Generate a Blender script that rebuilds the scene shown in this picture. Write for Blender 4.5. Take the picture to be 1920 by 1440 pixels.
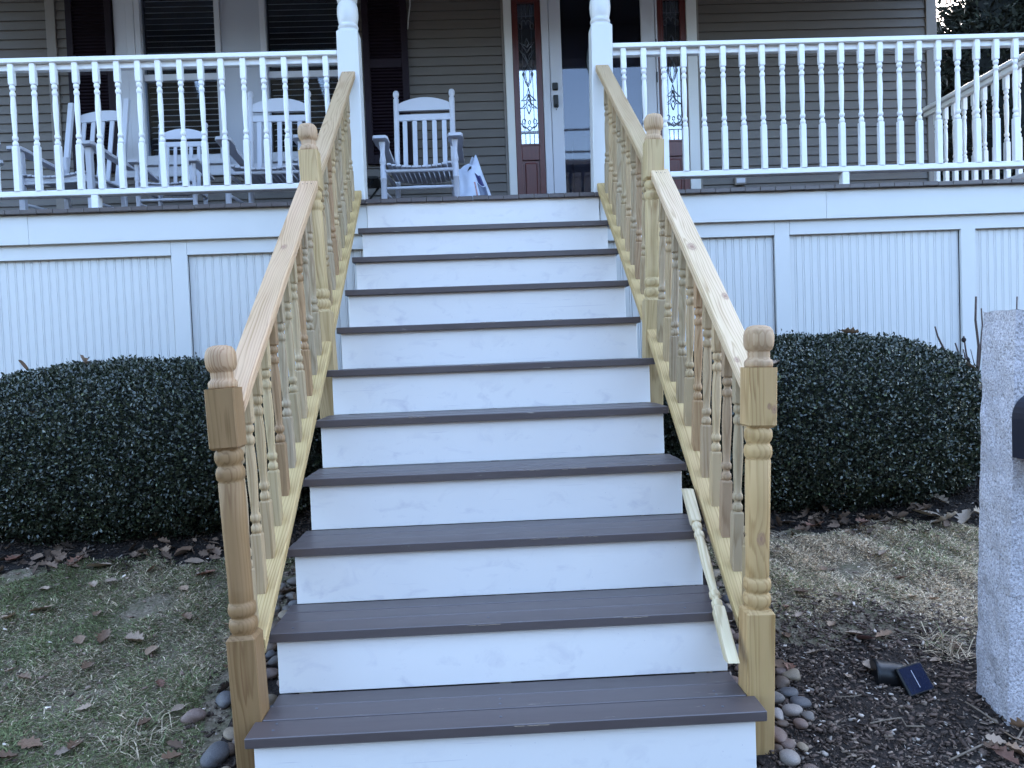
import bpy, math, random
import numpy as np
from mathutils import Matrix, Vector
random.seed(7); rng = np.random.default_rng(11)
scene = bpy.context.scene
for o in list(bpy.data.objects): bpy.data.objects.remove(o)
col = scene.collection
R = math.radians

# ------------------------------------------------------------------ camera, sky, sun, exposure
CF, YAW, PITCH, ROLL = 1420.896, 0.0318, -0.0356, -0.0382          # focal length in pixels of a 1920 px wide frame
CAM = Vector((-0.0194, -2.2261, 1.2965))
fw = Vector((math.sin(YAW)*math.cos(PITCH), math.cos(YAW)*math.cos(PITCH), math.sin(PITCH)))
rt0 = Vector((math.cos(YAW), -math.sin(YAW), 0)); up0 = rt0.cross(fw)
rt = math.cos(ROLL)*rt0 + math.sin(ROLL)*up0; up = -math.sin(ROLL)*rt0 + math.cos(ROLL)*up0
cd = bpy.data.cameras.new('camera'); cam = bpy.data.objects.new('camera', cd); col.objects.link(cam)
m = Matrix((( rt.x, up.x, -fw.x), (rt.y, up.y, -fw.y), (rt.z, up.z, -fw.z))).to_4x4(); m.translation = CAM
cam.matrix_world = m; cd.sensor_width = 36; cd.lens = CF/1920*36; cd.clip_start = .05; cd.clip_end = 2000
scene.camera = cam

SUN_EL, SUN_AZ = R(32), R(25)          # azimuth clockwise from +Y: behind the house
world = bpy.data.worlds.new('World'); scene.world = world; world.use_nodes = True
wn = world.node_tree; wn.nodes.clear()
sky = wn.nodes.new('ShaderNodeTexSky'); sky.sky_type = 'NISHITA'; sky.sun_disc = False
sky.sun_elevation = SUN_EL; sky.sun_rotation = SUN_AZ; sky.air_density = 1.0; sky.dust_density = 1.6; sky.ozone_density = 1.0
bg = wn.nodes.new('ShaderNodeBackground'); bg.inputs[1].default_value = 0.15
wo = wn.nodes.new('ShaderNodeOutputWorld')
wn.links.new(sky.outputs[0], bg.inputs[0]); wn.links.new(bg.outputs[0], wo.inputs[0])
sl = bpy.data.lights.new('sun', 'SUN'); sl.energy = 0.55; sl.angle = R(40); sl.color = (1, .98, .96)
so = bpy.data.objects.new('sun', sl); col.objects.link(so)
sd = Vector((math.sin(SUN_AZ)*math.cos(SUN_EL), math.cos(SUN_AZ)*math.cos(SUN_EL), math.sin(SUN_EL)))
so.rotation_euler = sd.to_track_quat('Z', 'Y').to_euler(); so.location = (0, -6, 9)
vs = scene.view_settings; vs.view_transform = 'Standard'; vs.look = 'None'; vs.gamma = 1; vs.use_curve_mapping = False
vs.exposure = 3.45

# ------------------------------------------------------------------ helpers
RISE, RUN = .2111, .2715
K = RISE/RUN
TH = math.atan(K)
WM = {}
def reg(o, parent, world):
    col.objects.link(o)
    if parent is not None:
        o.parent = parent; o.matrix_parent_inverse = WM[parent.name].inverted()
    o.matrix_basis = world; WM[o.name] = world.copy()
    return o
def tag(o, label=None, cat=None, group=None, kind=None):
    if label: o['label'] = label
    if cat: o['category'] = cat
    if group: o['group'] = group
    if kind: o['kind'] = kind
    return o
def thing(name, label, cat, loc=(0,0,0), group=None):
    o = bpy.data.objects.new(name, None); o.empty_display_size = .1
    reg(o, None, Matrix.Translation(loc)); return tag(o, label, cat, group)
def T(x, y, z): return Matrix.Translation((x, y, z))
def frame(o, x, y, z):
    return Matrix(((x[0],y[0],z[0],o[0]),(x[1],y[1],z[1],o[1]),(x[2],y[2],z[2],o[2]),(0,0,0,1)))
class MB:
    def __init__(s): s.v=[]; s.f=[]; s.sm=[]
    def add(s, v, f, smooth=False):
        b=len(s.v); s.v += [tuple(p) for p in v]; s.f += [tuple(i+b for i in q) for q in f]; s.sm += [smooth]*len(f); return s
    def box(s, x0,x1,y0,y1,z0,z1, b=0):
        if b<=0:
            v=[(x,y,z) for z in (z0,z1) for y in (y0,y1) for x in (x0,x1)]
            return s.add(v,[(0,2,3,1),(4,5,7,6),(0,1,5,4),(2,6,7,3),(0,4,6,2),(1,3,7,5)])
        X=(x0,x1);Y=(y0,y1);Z=(z0,z1); v=[];ix={}
        for i in (0,1):
            for j in (0,1):
                for k in (0,1):
                    sx,sy,sz=(1-2*i)*b,(1-2*j)*b,(1-2*k)*b
                    ix[i,j,k]=len(v); v += [(X[i],Y[j]+sy,Z[k]+sz),(X[i]+sx,Y[j],Z[k]+sz),(X[i]+sx,Y[j]+sy,Z[k])]
        f=[]
        def q(*a): f.append(a)
        for i in (0,1):
            a=[ix[i,0,0],ix[i,1,0],ix[i,1,1],ix[i,0,1]]; q(*(a if i else a[::-1]))
            a=[ix[0,i,0]+1,ix[1,i,0]+1,ix[1,i,1]+1,ix[0,i,1]+1]; q(*(a[::-1] if i else a))
            a=[ix[0,0,i]+2,ix[1,0,i]+2,ix[1,1,i]+2,ix[0,1,i]+2]; q(*(a if i else a[::-1]))
        for i in (0,1):
            for j in (0,1):
                a,c=ix[i,j,0],ix[i,j,1]; t=[a,a+1,c+1,c]; q(*(t if (i^j) == 0 else t[::-1]))
                a,c=ix[i,0,j],ix[i,1,j]; t=[a+2,a,c,c+2]; q(*(t if (i^j) == 0 else t[::-1]))
                a,c=ix[0,i,j],ix[1,i,j]; t=[a+1,a+2,c+2,c+1]; q(*(t if (i^j) == 0 else t[::-1]))
        for i in (0,1):
            for j in (0,1):
                for k in (0,1):
                    a=ix[i,j,k]; t=[a,a+1,a+2]; q(*(t[::-1] if (i^j^k)==0 else t))
        return s.add(v,f)
    def oct(s, w, h, z0, z1, b=.004, k0=0, k1=0, cx=0, cy=0, w1=None, h1=None):
        """prism along z, chamfered long edges; ends cut so that z = end + k*y"""
        def ring(w,h,z,k):
            a,c=w/2,h/2
            P=[(-a+b,-c),(a-b,-c),(a,-c+b),(a,c-b),(a-b,c),(-a+b,c),(-a,c-b),(-a,-c+b)]
            return [(cx+x,cy+y,z+k*y) for x,y in P]
        v=ring(w,h,z0,k0)+ring(w1 or w,h1 or h,z1,k1)
        f=[(i,(i+1)%8,8+(i+1)%8,8+i) for i in range(8)]+[tuple(range(7,-1,-1)),tuple(range(8,16))]
        return s.add(v,f)
    def lathe(s, prof, n=20, cx=0, cy=0, caps=True):
        v=[];f=[]
        for r,z in prof:
            for i in range(n):
                a=2*math.pi*i/n; v.append((cx+r*math.cos(a),cy+r*math.sin(a),z))
        for j in range(len(prof)-1):
            for i in range(n):
                f.append((j*n+i,j*n+(i+1)%n,(j+1)*n+(i+1)%n,(j+1)*n+i))
        s.add(v,f,True)
        if caps:
            m=len(prof)-1; b=len(s.v)-len(v)
            s.f += [tuple(b+i for i in range(n-1,-1,-1)), tuple(b+m*n+i for i in range(n))]; s.sm += [False,False]
        return s
    def tube(s, path, r, n=8, caps=True):
        path=[Vector(p) for p in path]; v=[];f=[]
        rr=r if isinstance(r,(list,tuple)) else [r]*len(path)
        for i,p in enumerate(path):
            d=(path[min(i+1,len(path)-1)]-path[max(i-1,0)]).normalized()
            a=Vector((0,0,1)) if abs(d.z)<.9 else Vector((1,0,0))
            u=d.cross(a).normalized(); w=d.cross(u)
            for j in range(n):
                t=2*math.pi*j/n; v.append(p+(u*math.cos(t)+w*math.sin(t))*rr[i])
        for i in range(len(path)-1):
            for j in range(n): f.append((i*n+j,i*n+(j+1)%n,(i+1)*n+(j+1)%n,(i+1)*n+j))
        b=len(s.v); s.add(v,f,True)
        if caps:
            m=len(path)-1; s.f += [tuple(b+i for i in range(n-1,-1,-1)),tuple(b+m*n+i for i in range(n))]; s.sm += [False,False]
        return s
    def extr(s, poly, axis, a0, a1, smooth=False):
        """extrude a polygon along an axis; poly is in the two other axes, in x,y,z order"""
        n=len(poly); v=[]
        for a in (a0,a1):
            for p,q in poly: v.append({'x':(a,p,q),'y':(p,a,q),'z':(p,q,a)}[axis])
        f=[(i,(i+1)%n,n+(i+1)%n,n+i) for i in range(n)]+[tuple(range(n-1,-1,-1)),tuple(range(n,2*n))]
        return s.add(v,f,smooth)
    def mesh(s, name):
        me=bpy.data.meshes.new(name); me.from_pydata(s.v,[],s.f); me.polygons.foreach_set('use_smooth',s.sm); me.update()
        import bmesh
        bm=bmesh.new(); bm.from_mesh(me); bmesh.ops.recalc_face_normals(bm,faces=bm.faces); bm.to_mesh(me); bm.free()
        return me
    def build(s, name, mat, parent=None, world=None, color=None):
        return place(name, s.mesh(name), mat, parent, world, color)
def place(name, me, mat, parent=None, world=None, color=None):
    o=bpy.data.objects.new(name,me)
    if mat and not me.materials: me.materials.append(mat)
    if color: o.color=(*color,1)
    return reg(o,parent,world if world is not None else Matrix())
def np_mesh(name, V, F, cols=None, smooth=False):
    V=np.asarray(V,np.float32); F=np.asarray(F,np.int32); k=F.shape[1]
    me=bpy.data.meshes.new(name); me.vertices.add(len(V)); me.vertices.foreach_set('co',V.ravel())
    me.loops.add(F.size); me.loops.foreach_set('vertex_index',F.ravel())
    me.polygons.add(len(F)); me.polygons.foreach_set('loop_start',np.arange(0,F.size,k,dtype=np.int32))
    me.polygons.foreach_set('loop_total',np.full(len(F),k,np.int32))
    if smooth: me.polygons.foreach_set('use_smooth',np.ones(len(F),bool))
    me.update(calc_edges=True)
    if cols is not None:
        a=me.color_attributes.new('Col','FLOAT_COLOR','POINT')
        c=np.ones((len(V),4),np.float32); c[:,:3]=cols; a.data.foreach_set('color',c.ravel())
    return me
def copy_tree(o, world):
    W0=WM[o.name]; c=o.copy(); col.objects.link(c); c.matrix_basis=world; WM[c.name]=world
    def rec(src,dst):
        for ch in list(src.children):
            d=ch.copy(); col.objects.link(d); d.parent=dst; rec(ch,d)
    rec(o,c); return c

# ------------------------------------------------------------------ materials
class NT:
    def __init__(s,name):
        s.m=bpy.data.materials.new(name); s.m.use_nodes=True; s.t=s.m.node_tree; s.t.nodes.clear()
        s.out=s.n('ShaderNodeOutputMaterial'); s.b=s.n('ShaderNodeBsdfPrincipled'); s.l(s.b.outputs[0],s.out.inputs[0])
    def n(s,t,**k):
        q=s.t.nodes.new(t)
        for a,b in k.items(): setattr(q,a,b)
        return q
    def l(s,a,b): s.t.links.new(a,b)
    def setv(s,sock,v):
        if isinstance(v,bpy.types.NodeSocket): s.l(v,sock)
        else: sock.default_value=v
    def math(s,op,a,b=None,c=None):
        q=s.n('ShaderNodeMath',operation=op)
        for i,v in enumerate((a,b,c)):
            if v is not None: s.setv(q.inputs[i],v)
        return q.outputs[0]
    def vmath(s,op,a,b):
        q=s.n('ShaderNodeVectorMath',operation=op); s.setv(q.inputs[0],a); s.setv(q.inputs[3] if op=='SCALE' else q.inputs[1],b); return q.outputs[0]
    def mix(s,f,a,b,mode='MIX'):
        q=s.n('ShaderNodeMix',data_type='RGBA',blend_type=mode); s.setv(q.inputs[0],f)
        s.setv(q.inputs[6],(*a,1) if isinstance(a,tuple) else a); s.setv(q.inputs[7],(*b,1) if isinstance(b,tuple) else b); return q.outputs[2]
    def map(s,vec,sc=(1,1,1),loc=(0,0,0),rot=(0,0,0)):
        q=s.n('ShaderNodeMapping'); s.l(vec,q.inputs[0]); s.setv(q.inputs[1],loc); q.inputs[2].default_value=rot; q.inputs[3].default_value=sc; return q.outputs[0]
    def noise(s,vec,sc,det=4,rough=.55,dist=0):
        q=s.n('ShaderNodeTexNoise'); s.l(vec,q.inputs['Vector']); q.inputs['Scale'].default_value=sc; q.inputs['Detail'].default_value=det
        q.inputs['Roughness'].default_value=rough; q.inputs['Distortion'].default_value=dist; return q
    def ramp(s,f,stops):
        q=s.n('ShaderNodeValToRGB'); s.l(f,q.inputs[0]); e=q.color_ramp.elements
        while len(e)<len(stops): e.new(.5)
        for i,(p,c) in enumerate(stops): e[i].position=p; e[i].color=(*c,1) if isinstance(c,tuple) else (c,c,c,1)
        return q.outputs[0]
    def bump(s,h,st,dist=.002):
        q=s.n('ShaderNodeBump'); s.l(h,q.inputs['Height']); q.inputs['Strength'].default_value=st; q.inputs['Distance'].default_value=dist; s.l(q.outputs[0],s.b.inputs['Normal'])
    def tc(s,k='Object'): return s.n('ShaderNodeTexCoord').outputs[k]
    def rnd(s): return s.n('ShaderNodeObjectInfo').outputs['Random']
    def base(s,c): s.setv(s.b.inputs['Base Color'],(*c,1) if isinstance(c,tuple) else c)
    def rough(s,v): s.setv(s.b.inputs['Roughness'],v)
def plain(name, c1, c2=None, sc=8, rough=.5, bump=0, bsc=60, stretch=(1,1,1), spec=.5, metallic=0, rvar=0):
    t=NT(name); v=t.tc()
    ro=t.vmath('ADD',v,t.vmath('SCALE',(3.1,5.7,2.3),t.rnd()))
    v=t.map(ro,stretch)
    c2=c2 or tuple(x*.82 for x in c1)
    n=t.noise(v,sc,5); c=t.mix(t.ramp(n.outputs[0],[(.3,0),(.7,1)]),c1,c2)
    if rvar: c=t.mix(t.math('MULTIPLY',t.rnd(),rvar),c,tuple(x*.6 for x in c1))
    t.base(c); t.rough(rough); t.b.inputs['Specular IOR Level'].default_value=spec; t.b.inputs['Metallic'].default_value=metallic
    if bump: t.bump(t.noise(v,bsc,4).outputs[0],bump)
    return t.m
def wood(name, knots=()):
    t=NT(name); o=t.tc(); oi=t.n('ShaderNodeObjectInfo'); rnd=oi.outputs['Random']
    w=t.noise(t.vmath('ADD',t.map(o,(5,5,1.3)),t.vmath('SCALE',(17.,9.,31.),rnd)),1.0,2)
    off=t.vmath('SCALE',t.vmath('SUBTRACT',w.outputs['Color'],(.5,.5,.5)),.075)
    p=t.vmath('ADD',o,off)
    ang=t.math('MULTIPLY',rnd,40.0)
    px=t.math('MULTIPLY',t.math('SINE',ang),.045); py=t.math('SUBTRACT',t.math('MULTIPLY',t.math('COSINE',ang),.03),.03)
    cmb=t.n('ShaderNodeCombineXYZ'); t.l(px,cmb.inputs[0]); t.l(py,cmb.inputs[1])
    p=t.vmath('ADD',p,cmb.outputs[0])
    kn=None; fibk=t.noise(o,90,3)
    for (kx,ky,kz,kr) in knots:
        d=t.vmath('SUBTRACT',o,(kx,ky,kz)); q=t.n('ShaderNodeVectorMath',operation='LENGTH'); t.l(t.vmath('MULTIPLY',d,(1,1,.62)),q.inputs[0])
        dist=q.outputs['Value']
        push=t.math('DIVIDE',kr*kr*.9,t.math('ADD',dist,kr*.7))
        p=t.vmath('ADD',p,t.vmath('SCALE',(0.6,.9,0),push))
        e=t.ramp(t.math('DIVIDE',t.math('ADD',dist,t.math('MULTIPLY',t.math('SUBTRACT',fibk.outputs[0],.5),kr*.6)),kr),[(.2,1.0),(.35,.5),(.6,.75),(.72,.35),(1.0,.0)])
        kn=e if kn is None else t.math('MAXIMUM',kn,e)
    sep=t.n('ShaderNodeSeparateXYZ'); t.l(p,sep.inputs[0])
    r=t.math('SQRT',t.math('ADD',t.math('POWER',sep.outputs[0],2),t.math('POWER',sep.outputs[1],2)))
    jit=t.noise(t.vmath('ADD',t.map(o,(60,60,.5)),t.vmath('SCALE',(5.,9.,3.),rnd)),1.0,2); ph=t.math('FRACT',t.math('ADD',t.math('MULTIPLY',r,112.0),t.math('MULTIPLY',jit.outputs[0],1.6)))
    con=t.noise(t.vmath('ADD',t.map(o,(22,22,2.2)),t.vmath('SCALE',(3.,7.,2.),rnd)),1.0,3); ring=t.math('MULTIPLY',t.ramp(ph,[(0,.10),(.45,.25),(.80,1.0),(.9,.8),(1,.10)]),t.ramp(con.outputs[0],[(.3,.35),(.65,1.0)]))
    fib=t.noise(t.map(o,(420,420,9)),1.0,3); big=t.noise(t.vmath('ADD',t.map(o,(9,9,1.6)),t.vmath('SCALE',(5.,3.,11.),rnd)),1.0,4)
    c=t.mix(ring,(1.0,.98,.93),(.62,.54,.42)); c=t.mix(t.ramp(big.outputs[0],[(.35,0),(.7,.55)]),c,t.mix(1,c,(.82,.86,.74),'MULTIPLY'))
    c=t.mix(.22,c,t.mix(1,c,fib.outputs['Color'],'OVERLAY'))
    c=t.mix(1,c,oi.outputs['Color'],'MULTIPLY')
    if kn is not None: c=t.mix(t.math('MULTIPLY',kn,.85),c,(.24,.12,.08))
    t.base(c); t.rough(.62); t.b.inputs['Specular IOR Level'].default_value=.35
    h=t.math('ADD',t.math('MULTIPLY',ring,.35),t.math('MULTIPLY',fib.outputs[0],.5)); t.bump(h,.25,.0012)
    return t.m
def paint(name, c, dirt=(.50,.50,.52), amt=.25, rough=.42, sc=6, bump=.06):
    t=NT(name); o=t.tc(); v=t.vmath('ADD',o,t.vmath('SCALE',(7.,3.,5.),t.rnd()))
    n1=t.noise(v,sc,6,.6); n2=t.noise(v,sc*7,4)
    f=t.math('MULTIPLY',t.ramp(n1.outputs[0],[(.45,0),(.75,1)]),amt)
    cc=t.mix(f,c,dirt); cc=t.mix(t.math('MULTIPLY',t.ramp(n2.outputs[0],[(.6,0),(.8,1)]),amt*.5),cc,dirt)
    t.base(cc); t.rough(rough); t.bump(t.noise(v,55,4).outputs[0],bump,.002); return t.m

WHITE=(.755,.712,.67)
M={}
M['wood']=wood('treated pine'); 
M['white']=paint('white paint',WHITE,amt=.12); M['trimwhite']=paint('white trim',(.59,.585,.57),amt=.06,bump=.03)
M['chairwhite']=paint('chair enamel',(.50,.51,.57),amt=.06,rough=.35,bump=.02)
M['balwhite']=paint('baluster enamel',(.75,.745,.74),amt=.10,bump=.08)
def riser_mat():
    t=NT('riser paint'); o=t.tc(); v=t.vmath('ADD',o,t.vmath('SCALE',(9.,3.,1.),t.rnd()))
    sep=t.n('ShaderNodeSeparateXYZ'); t.l(o,sep.inputs[0])
    low=t.ramp(sep.outputs[2],[(0.0,1.0),(.09,.75),(.17,.15)])
    sm=t.noise(t.map(v,(9,1,14)),1.0,5,.6,.6); s=t.math('MULTIPLY',t.ramp(sm.outputs[0],[(.55,0),(.78,1)]),low)
    scr=t.noise(t.map(v,(3,1,130)),1.0,2,.5,.4); s2=t.math('MULTIPLY',t.ramp(scr.outputs[0],[(.70,0),(.76,1)]),.3)
    dots=t.n('ShaderNodeTexVoronoi'); t.l(t.map(v,(1,1,1)),dots.inputs['Vector']); dots.inputs['Scale'].default_value=26
    s3=t.math('MULTIPLY',t.ramp(dots.outputs['Distance'],[(.03,1),(.06,0)]),.5)
    f=t.math('MAXIMUM',t.math('MULTIPLY',s,.55),t.math('MAXIMUM',t.math('MULTIPLY',s2,1.3),s3))
    c=t.mix(f,WHITE,(.38,.34,.40)); c=t.mix(t.math('MULTIPLY',t.noise(v,3,4).outputs[0],.22),c,(.62,.62,.68))
    t.base(c); t.rough(.38); t.bump(t.noise(v,40,4).outputs[0],.05,.002); return t.m
M['riser']=riser_mat()
def tread_mat():
    t=NT('porch floor paint'); o=t.tc(); v=t.vmath('ADD',o,t.vmath('SCALE',(9.,3.,1.),t.rnd()))
    n=t.noise(t.map(v,(3,14,14)),1.0,5); c=t.mix(n.outputs[0],(.062,.045,.043),(.078,.058,.055))
    g=t.noise(t.map(v,(5,120,60)),1.0,3); c=t.mix(t.math('MULTIPLY',t.ramp(g.outputs[0],[(.5,0),(.75,1)]),.3),c,(.03,.024,.026))
    d=t.noise(t.map(v,(30,80,120)),1.0,2); c=t.mix(t.math('MULTIPLY',t.ramp(d.outputs[0],[(.74,0),(.78,1)]),.15),c,(.26,.25,.25))
    geo=t.n('ShaderNodeNewGeometry'); wear=t.noise(t.map(v,(7,60,60)),1.0,4,.7)
    e=t.math('MULTIPLY',t.ramp(geo.outputs['Pointiness'],[(.53,0),(.60,1)]),t.ramp(wear.outputs[0],[(.68,0),(.74,1)]))
    c=t.mix(e,c,(.30,.26,.22))
    t.base(c); t.rough(t.ramp(n.outputs[0],[(.3,.36),(.7,.46)])); t.b.inputs['Specular IOR Level'].default_value=.85; t.bump(t.math('ADD',g.outputs[0],n.outputs[0]),.14,.0015); return t.m
M['tread']=tread_mat()
M['siding']=plain('vinyl siding',(.115,.10,.088),(.104,.090,.079),3,.55,.15,90,(1,1,6),rvar=.12)
M['sidetrim']=plain('tan trim',(.19,.165,.145),None,4,.5)
M['shadetrim']=paint('window casing',(.50,.51,.56),amt=.08,rough=.45)
M['greypanel']=paint('mullion panel',(.38,.40,.46),amt=.08,rough=.5)
M['shutter']=plain('shutter plastic',(.013,.007,.013),(.010,.005,.010),6,.6,spec=.2)
M['mahog']=plain('stained mahogany',(.105,.020,.016),(.07,.013,.011),4,.35,.1,60,(20,20,1))
M['black']=plain('black plastic',(.006,.006,.007),None,10,.4,spec=.35)
M['interior']=plain('dark interior',(.012,.012,.016),None,2,.9)
M['slat']=plain('blind slat',(.72,.73,.74),None,2,.5)
M['came']=plain('lead came',(.16,.17,.20),None,20,.35,metallic=.6)
M['soffit']=paint('porch ceiling paint',(.28,.28,.29),amt=.1)
M['roof']=plain('asphalt shingle',(.05,.05,.052),None,20,.9,.4,80)
M['rubber']=plain('dark mulchy earth',(.02,.018,.017),None,20,.9)
def glass_mat(name, ior, tint, wav=.02):
    t=NT(name); t.t.nodes.remove(t.b)
    tr=t.n('ShaderNodeBsdfTransparent'); tr.inputs[0].default_value=(*tint,1); gl=t.n('ShaderNodeBsdfGlossy'); gl.inputs['Roughness'].default_value=.02; gl.inputs[0].default_value=(.9,.93,1,1)
    fr=t.n('ShaderNodeFresnel'); fr.inputs[0].default_value=ior
    nb=t.n('ShaderNodeBump'); nb.inputs['Strength'].default_value=wav; nb.inputs['Distance'].default_value=.02; t.l(t.noise(t.tc(),2.2,2).outputs[0],nb.inputs['Height']); t.l(nb.outputs[0],gl.inputs['Normal'])
    mx=t.n('ShaderNodeMixShader'); t.l(fr.outputs[0],mx.inputs[0]); t.l(tr.outputs[0],mx.inputs[1]); t.l(gl.outputs[0],mx.inputs[2]); t.l(mx.outputs[0],t.out.inputs[0]); return t.m
M['glass']=glass_mat('window glass',1.5,(.85,.88,.92)); M['doorglass']=glass_mat('storm door glass',1.48,(.6,.62,.7),.01); M['sideglass']=glass_mat('leaded glass',2.8,(.5,.52,.55),.03)
def granite():
    t=NT('granite'); o=t.tc(); n=t.noise(o,150,3,.75); v=t.n('ShaderNodeTexVoronoi'); t.l(o,v.inputs['Vector']); v.inputs['Scale'].default_value=190
    c=t.ramp(n.outputs[0],[(.33,(.18,.165,.165)),(.45,(.42,.39,.40)),(.58,(.58,.54,.56)),(.75,(.75,.71,.72))])
    c=t.mix(t.math('MULTIPLY',t.ramp(v.outputs['Distance'],[(.15,1),(.35,0)]),.35),c,(.10,.11,.13))
    c=t.mix(t.ramp(t.noise(o,5,3).outputs[0],[(.4,0),(.7,.3)]),c,(.30,.29,.32))
    t.base(c); t.rough(.8); t.bump(t.math('ADD',t.noise(o,75,5,.65).outputs[0],t.math('MULTIPLY',t.noise(o,22,3).outputs[0],.9)),1.0,.012); return t.m
M['granite']=granite()
def vcol(name, rough=.6, spec=.3, bump=0, sub=0):
    t=NT(name); a=t.n('ShaderNodeVertexColor'); a.layer_name='Col'; t.base(a.outputs[0]); t.rough(rough); t.b.inputs['Specular IOR Level'].default_value=spec
    if sub:
        tl=t.n('ShaderNodeBsdfTranslucent'); t.l(a.outputs[0],tl.inputs[0]); mx=t.n('ShaderNodeMixShader'); mx.inputs[0].default_value=sub
        t.l(t.b.outputs[0],mx.inputs[1]); t.l(tl.outputs[0],mx.inputs[2]); t.l(mx.outputs[0],t.out.inputs[0])
    return t.m
M['boxleaf']=vcol('boxwood leaf',.34,.7); M['grass']=vcol('grass blade',.6,.25,sub=.15); M['mulch']=vcol('bark mulch',.85,.2); M['needle']=vcol('conifer spray',.7,.2)
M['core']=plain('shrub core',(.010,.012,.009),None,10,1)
M['bark']=plain('bark',(.07,.055,.045),(.04,.032,.028),12,.9,.6,40)
M['dryleaf']=None
def obcol(name, rough=.7, var=.35, sc=30, bump=.2, spec=.3):
    t=NT(name); o=t.tc(); oi=t.n('ShaderNodeObjectInfo'); v=t.vmath('ADD',o,t.vmath('SCALE',(7.,3.,5.),oi.outputs['Random']))
    n=t.noise(v,sc,5,.6,.5); c=t.mix(1,oi.outputs['Color'],t.ramp(n.outputs[0],[(.3,1-var),(.7,1.0)]),'MULTIPLY'); t.base(c); t.rough(rough); t.b.inputs['Specular IOR Level'].default_value=spec
    if bump: t.bump(n.outputs[0],bump,.003)
    return t.m
M['dryleaf']=obcol('dry oak leaf',.7,.45,60); M['stone']=obcol('river stone',.62,.6,16,.25,.3)
M['twig']=obcol('dry twig',.8,.4,50,.3)
M['bag']=plain('white plastic bag',(.60,.66,.78),(.48,.54,.68),9,.3,.3,14)
M['bagblue']=plain('bag print navy',(.03,.03,.13),None,9,.3); M['bagslate']=plain('bag print slate',(.10,.13,.21),(.05,.06,.12),14,.3); M['bagred']=plain('bag print red',(.30,.08,.05),(.45,.3,.35),60,.35); M['bagrim']=plain('bag handle slot',(.01,.01,.02),None,9,.5)

# ------------------------------------------------------------------ ground
def gz0(y):
    y=np.asarray(y,float); t=np.clip(y,0,2.9)
    return .22*t - .02*np.clip((t-2.3)/.6,0,1) + .012*np.clip(y-2.9,0,4) + .05*np.clip(y+.3,-3,0)
def gz(x,y):
    x=np.asarray(x,float); y=np.asarray(y,float)
    w=np.clip((np.abs(x)-.75)/.3,0,1)
    l=.010*np.sin(7.1*x+1.3*np.sin(5*y))*np.sin(6.3*y+.7)+.006*np.sin(17*x+2.1)*np.sin(15*y+.4)+.004*np.sin(31*x+11*y)
    near=np.exp(-(np.hypot(x,y-1)/6)**2)
    return gz0(y)+l*near*w
def gzf(x,y): return float(gz(x,y))
def ray(px,py): return fw+rt*((px-960)/CF)+up*((720-py)/CF)
def gp(px,py):
    d=ray(px,py); t=1.0
    while t<12:
        p=CAM+d*t
        if p.z<=gzf(p.x,p.y): return p
        t+=.004
    return CAM+d*t
def axis(dense0,dense1,step,far):
    a=list(np.arange(dense0,dense1+1e-6,step)); s=step
    lo=dense0; hi=dense1
    while hi<far: s*=1.5; hi+=s; lo-=s; a.append(hi); a.insert(0,lo)
    return np.array(a)
gx=axis(-4.2,4.2,.06,400); gy=axis(-1.0,3.4,.06,400)
X,Y=np.meshgrid(gx,gy); V=np.stack([X,Y,gz(X,Y)],-1).reshape(-1,3); nx=len(gx)
ii,jj=np.meshgrid(np.arange(nx-1),np.arange(len(gy)-1)); a=(jj*nx+ii).ravel(); F=np.stack([a,a+1,a+1+nx,a+nx],1)
def ground_mat():
    t=NT('soil and lawn'); o=t.tc(); sep=t.n('ShaderNodeSeparateXYZ'); t.l(o,sep.inputs[0]); x,y=sep.outputs[0],sep.outputs[1]
    n=t.noise(o,5,5,.6); nf=t.noise(o,70,5,.7); nm=t.noise(o,16,4)
    wob=t.math('MULTIPLY',t.math('SUBTRACT',n.outputs[0],.5),.5)
    bed=t.ramp(t.math('ADD',y,wob),[(0,0),(1,1)])
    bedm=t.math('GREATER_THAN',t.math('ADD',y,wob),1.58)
    rm=t.math('MULTIPLY',t.math('GREATER_THAN',x,.5),t.math('LESS_THAN',t.math('ADD',y,wob),.66))
    side=t.math('LESS_THAN',t.math('ABSOLUTE',x),.95)
    mul=t.math('MAXIMUM',t.math('MAXIMUM',bedm,rm),side)
    lawn=t.ramp(nf.outputs[0],[(.3,(.08,.062,.045)),(.55,(.22,.17,.12)),(.75,(.42,.34,.25))])
    lawn=t.mix(t.ramp(nm.outputs[0],[(.4,0),(.65,.7)]),lawn,(.09,.09,.045))
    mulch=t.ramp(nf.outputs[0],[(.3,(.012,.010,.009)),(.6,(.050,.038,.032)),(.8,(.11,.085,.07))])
    mulch=t.mix(t.math('MULTIPLY',bedm,.65),mulch,(.006,.005,.005)); t.base(t.mix(mul,lawn,mulch)); t.rough(.95); t.b.inputs['Specular IOR Level'].default_value=.15  # bed mulch darkened: shade below the hedges put into the colour
    t.bump(nf.outputs[0],.9,.02); return t.m
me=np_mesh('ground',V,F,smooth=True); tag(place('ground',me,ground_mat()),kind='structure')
walk=MB().box(-1.4,1.4,-2.0,-.42,-.14,-.015,.01).build('path',plain('concrete',(.33,.32,.31),None,5,.85,.3,60)); tag(walk,kind='structure')
street=MB().box(-120,120,-14,-7,-.25,-.165).build('road',plain('asphalt',(.05,.05,.052),None,8,.9,.3,90)); tag(street,kind='structure')

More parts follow.
